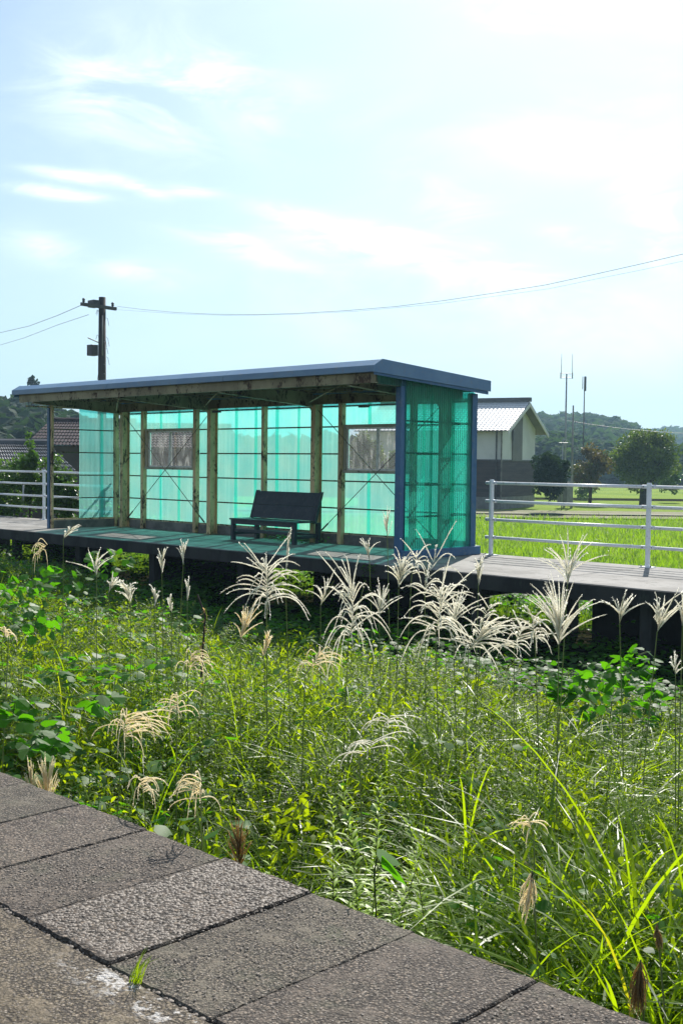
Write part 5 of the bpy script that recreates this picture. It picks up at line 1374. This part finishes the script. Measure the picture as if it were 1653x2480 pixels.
for sg in (-1, 1):
    MB().tube([tv + R_*14*s*sg + Vector((0,0,-12*s)), tv + R_*14*s*sg + Vector((0,0,3*s))], .045, 5).build('fork_end', M_steelgrey, T)
    MB().tube([tv + R_*13*s*sg + Vector((0,0,3*s)), tv + R_*13*s*sg + Vector((0,0,48*s))], [.028, .014], 5).build('whip_antenna', M_steelgrey, T)
T, t = rpole(1387, 982, 1190, 84, 2.4, M_concpole, 'shorter concrete pole right beside the tall mast')
tv = Vector(t); box('bracket', M_steelgrey, T, t[0]-.1, t[0]+.5, t[1]-.06, t[1]+.06, dep(1387, 1087, 84)[2], dep(1387, 1084, 84)[2]+.05)
T, t = rpole(1414, 945, 1190, 110, 1.5, M_darkmetal, 'thin dark mast with a thick panel antenna on top', 'antenna mast', 'antenna_mast')
tv = Vector(t); s = 110/FOC
MB().tube([tv + R_*1.5*s + Vector((0,0,-2*s)), tv + R_*1.5*s + Vector((0,0,33*s))], 2.9*s, 8).build('panel_antenna', M_darkmetal, T, smooth=True)
MB().tube([tv - R_*4.5*s + Vector((0,0,2*s)), tv - R_*4.5*s + Vector((0,0,33*s))], .9*s, 6).build('panel_antenna', M_darkmetal, T, smooth=True)
T, t = rpole(1362, 1062, 1190, 80, 1.2, M_steelgrey, 'slim short pole left of the two grey poles')
MB().tube([Vector(t) - R_*.35 + Vector((0,0,-.3)), Vector(t) + R_*.35 + Vector((0,0,-.3))], .03, 5).build('crossarm', M_steelgrey, T)
def wline(a, b, d0, d1, sag, label, r=.022):
    A, B = Vector(dep(*a, d0)), Vector(dep(*b, d1)); pts = []
    for k in range(17):
        u = k/16; p = A.lerp(B, u); p.z -= sag*4*u*(1-u); pts.append(p)
    m = MB().tube(pts, r, 5).build('power_wire', M_steelgrey, None, smooth=True); tag(m, label, 'wire')
wline((1371, 1018), (1760, 1052), 85, 78, .25, 'pale cable running right from the tall mast past the round tree', .016)
# ------------------------------------------------------------------ hills and forest
def hill(name, prof, d, depth, mat=M_hill, sub=0.0):
    """ridge whose skyline is given in image coordinates at distance d"""
    rows = []; xs_ = [p_[0] for p_ in prof]
    n = 60; X = np.linspace(xs_[0], xs_[-1], n); Y = np.interp(X, xs_, [p_[1] for p_ in prof])
    ky = np.random.default_rng(int(d))
    for t, hf in ((0, 0.0), (.25, .32), (.5, .66), (.75, .90), (1.0, 1.0), (1.35, .6)):
        dd = d - depth + depth*t; r_ = []
        for x_, y_ in zip(X, Y):
            tp = dep(x_, y_, d) - np.array([0, 0, sub]); q = dep(x_, 1120, dd)
            r_.append((q[0], q[1], FZ + (tp[2]-FZ)*hf*(1 + (.06*ky.standard_normal() if 0 < t < 1 else 0))))
        rows.append(r_)
    V = np.array(rows).reshape(-1, 3); F = []
    for r in range(len(rows)-1):
        i = np.arange(n-1) + r*n; F.append(np.stack([i, i+1, i+1+n, i+n], 1))
    o = fast(name, V, [np.concatenate(F)], mat, kind='structure', smooth=True)
    return np.array(rows)
def forest(name, rows, n, h0, h1, label, conifer=.5, seed=1, mat=M_forest):
    rng = np.random.default_rng(seed); nr, nc, _ = rows.shape
    Vs, Ts, As = [], [], []; b = 0
    nr = 5
    for _ in range(n):
        u = rng.uniform(0, nc-1.001); w = rng.uniform(0, 1)**.8*(nr-1.001)
        i, j = int(w), int(u); fu, fw_ = u-j, w-i
        p = (rows[i, j]*(1-fu) + rows[i, j+1]*fu)*(1-fw_) + (rows[i+1, j]*(1-fu) + rows[i+1, j+1]*fu)*fw_
        h = rng.uniform(h0, h1); con = rng.uniform() < conifer; v = rng.uniform(0, 1)
        m = 30; z_ = rng.uniform(0, 1, m)**(.9 if con else .7); an = rng.uniform(0, 2*PI, m)
        rad = h*((1-z_)*.30 + .03 if con else .40*np.sqrt(np.clip(1-(z_*1.9-.9)**2, 0.02, 1)))*rng.uniform(.55, 1.1, m)
        C = np.stack([p[0] + np.cos(an)*rad, p[1] + np.sin(an)*rad, p[2] + h*(z_-.05)], 1)
        D = unit(np.stack([np.cos(an), np.sin(an), rng.uniform(-.7, .5, m)], 1)); N = unit(np.stack([-np.sin(an), np.cos(an), rng.normal(0, .5, m)], 1))
        L = (h*.26*rng.uniform(.6, 1.3, m))[:, None]; W = L*.55
        V = np.stack([C - D*L*.5, C + N*W, C + D*L*.6 + np.array([0, 0, -.1])*L, C - N*W], 1).reshape(-1, 3)
        Vs.append(V); Ts.append((np.arange(m)*4)[:, None] + np.array([[0, 1, 2, 3]]) + b); b += len(V); As.append(np.repeat(np.clip(v*.6 + rng.uniform(0, .4, m), 0, 1), 4))
    o = fast(name, np.concatenate(Vs), [np.concatenate(Ts)], mat, None, np.concatenate(As), False, 'stuff'); tag(o, label, 'forest')
r1 = hill('hill', [(1100, 1020), (1220, 1010), (1297, 998), (1340, 1003), (1400, 1003), (1440, 1001), (1480, 1005), (1520, 1020), (1560, 1040), (1610, 1075), (1680, 1100), (1800, 1115)], 520, 260, sub=11)
forest('hill_forest', r1, 5200, 5, 10, 'dark wooded hill behind the house on the right', .5, 2)
r2 = hill('hill', [(1450, 1090), (1530, 1055), (1570, 1044), (1600, 1040), (1660, 1038), (1760, 1045), (1950, 1070)], 900, 350, sub=16)
forest('hill_forest', r2, 2400, 10, 17, 'farther bluish wooded ridge at the right edge', .4, 3)
r3 = hill('hill', [(-260, 930), (-100, 945), (0, 956), (40, 962), (90, 968), (150, 985), (220, 1010), (330, 1040), (520, 1070), (800, 1090), (1100, 1098)], 190, 80, sub=6.8)
forest('hill_forest', r3, 4200, 3.5, 6.5, 'dark cedar wood on the slope at far left', .75, 4, M_darktree)
r4 = hill('hill', [(1200, 1130), (1290, 1100), (1350, 1085), (1420, 1100), (1500, 1118), (1600, 1122), (1700, 1122)], 230, 40, sub=2.5)
forest('tree_belt', r4, 700, 3, 6.5, 'belt of dark trees at the foot of the hill', .6, 6, M_forest)
r5 = hill('hill', [(400, 1112), (600, 1105), (750, 1100), (900, 1102), (1050, 1108), (1200, 1112)], 320, 60, sub=5)
forest('tree_belt', r5, 500, 5, 9, 'distant tree line behind the shelter', .5, 7, M_forest)

# ------------------------------------------------------------------ air
def haze():
    m = bpy.data.materials.new('haze_air'); m.use_nodes = True; t = m.node_tree; t.nodes.clear()
    v = t.nodes.new('ShaderNodeVolumePrincipled'); v.inputs['Color'].default_value = (.50, .78, 1.0, 1)
    v.inputs['Density'].default_value = .00055; v.inputs['Anisotropy'].default_value = .2
    o = t.nodes.new('ShaderNodeOutputMaterial'); t.links.new(v.outputs[0], o.inputs['Volume'])
    MB().box(-1600, 1700, -80, 1900, -4.0, 120).build('haze', m, None, kind='stuff')
haze()
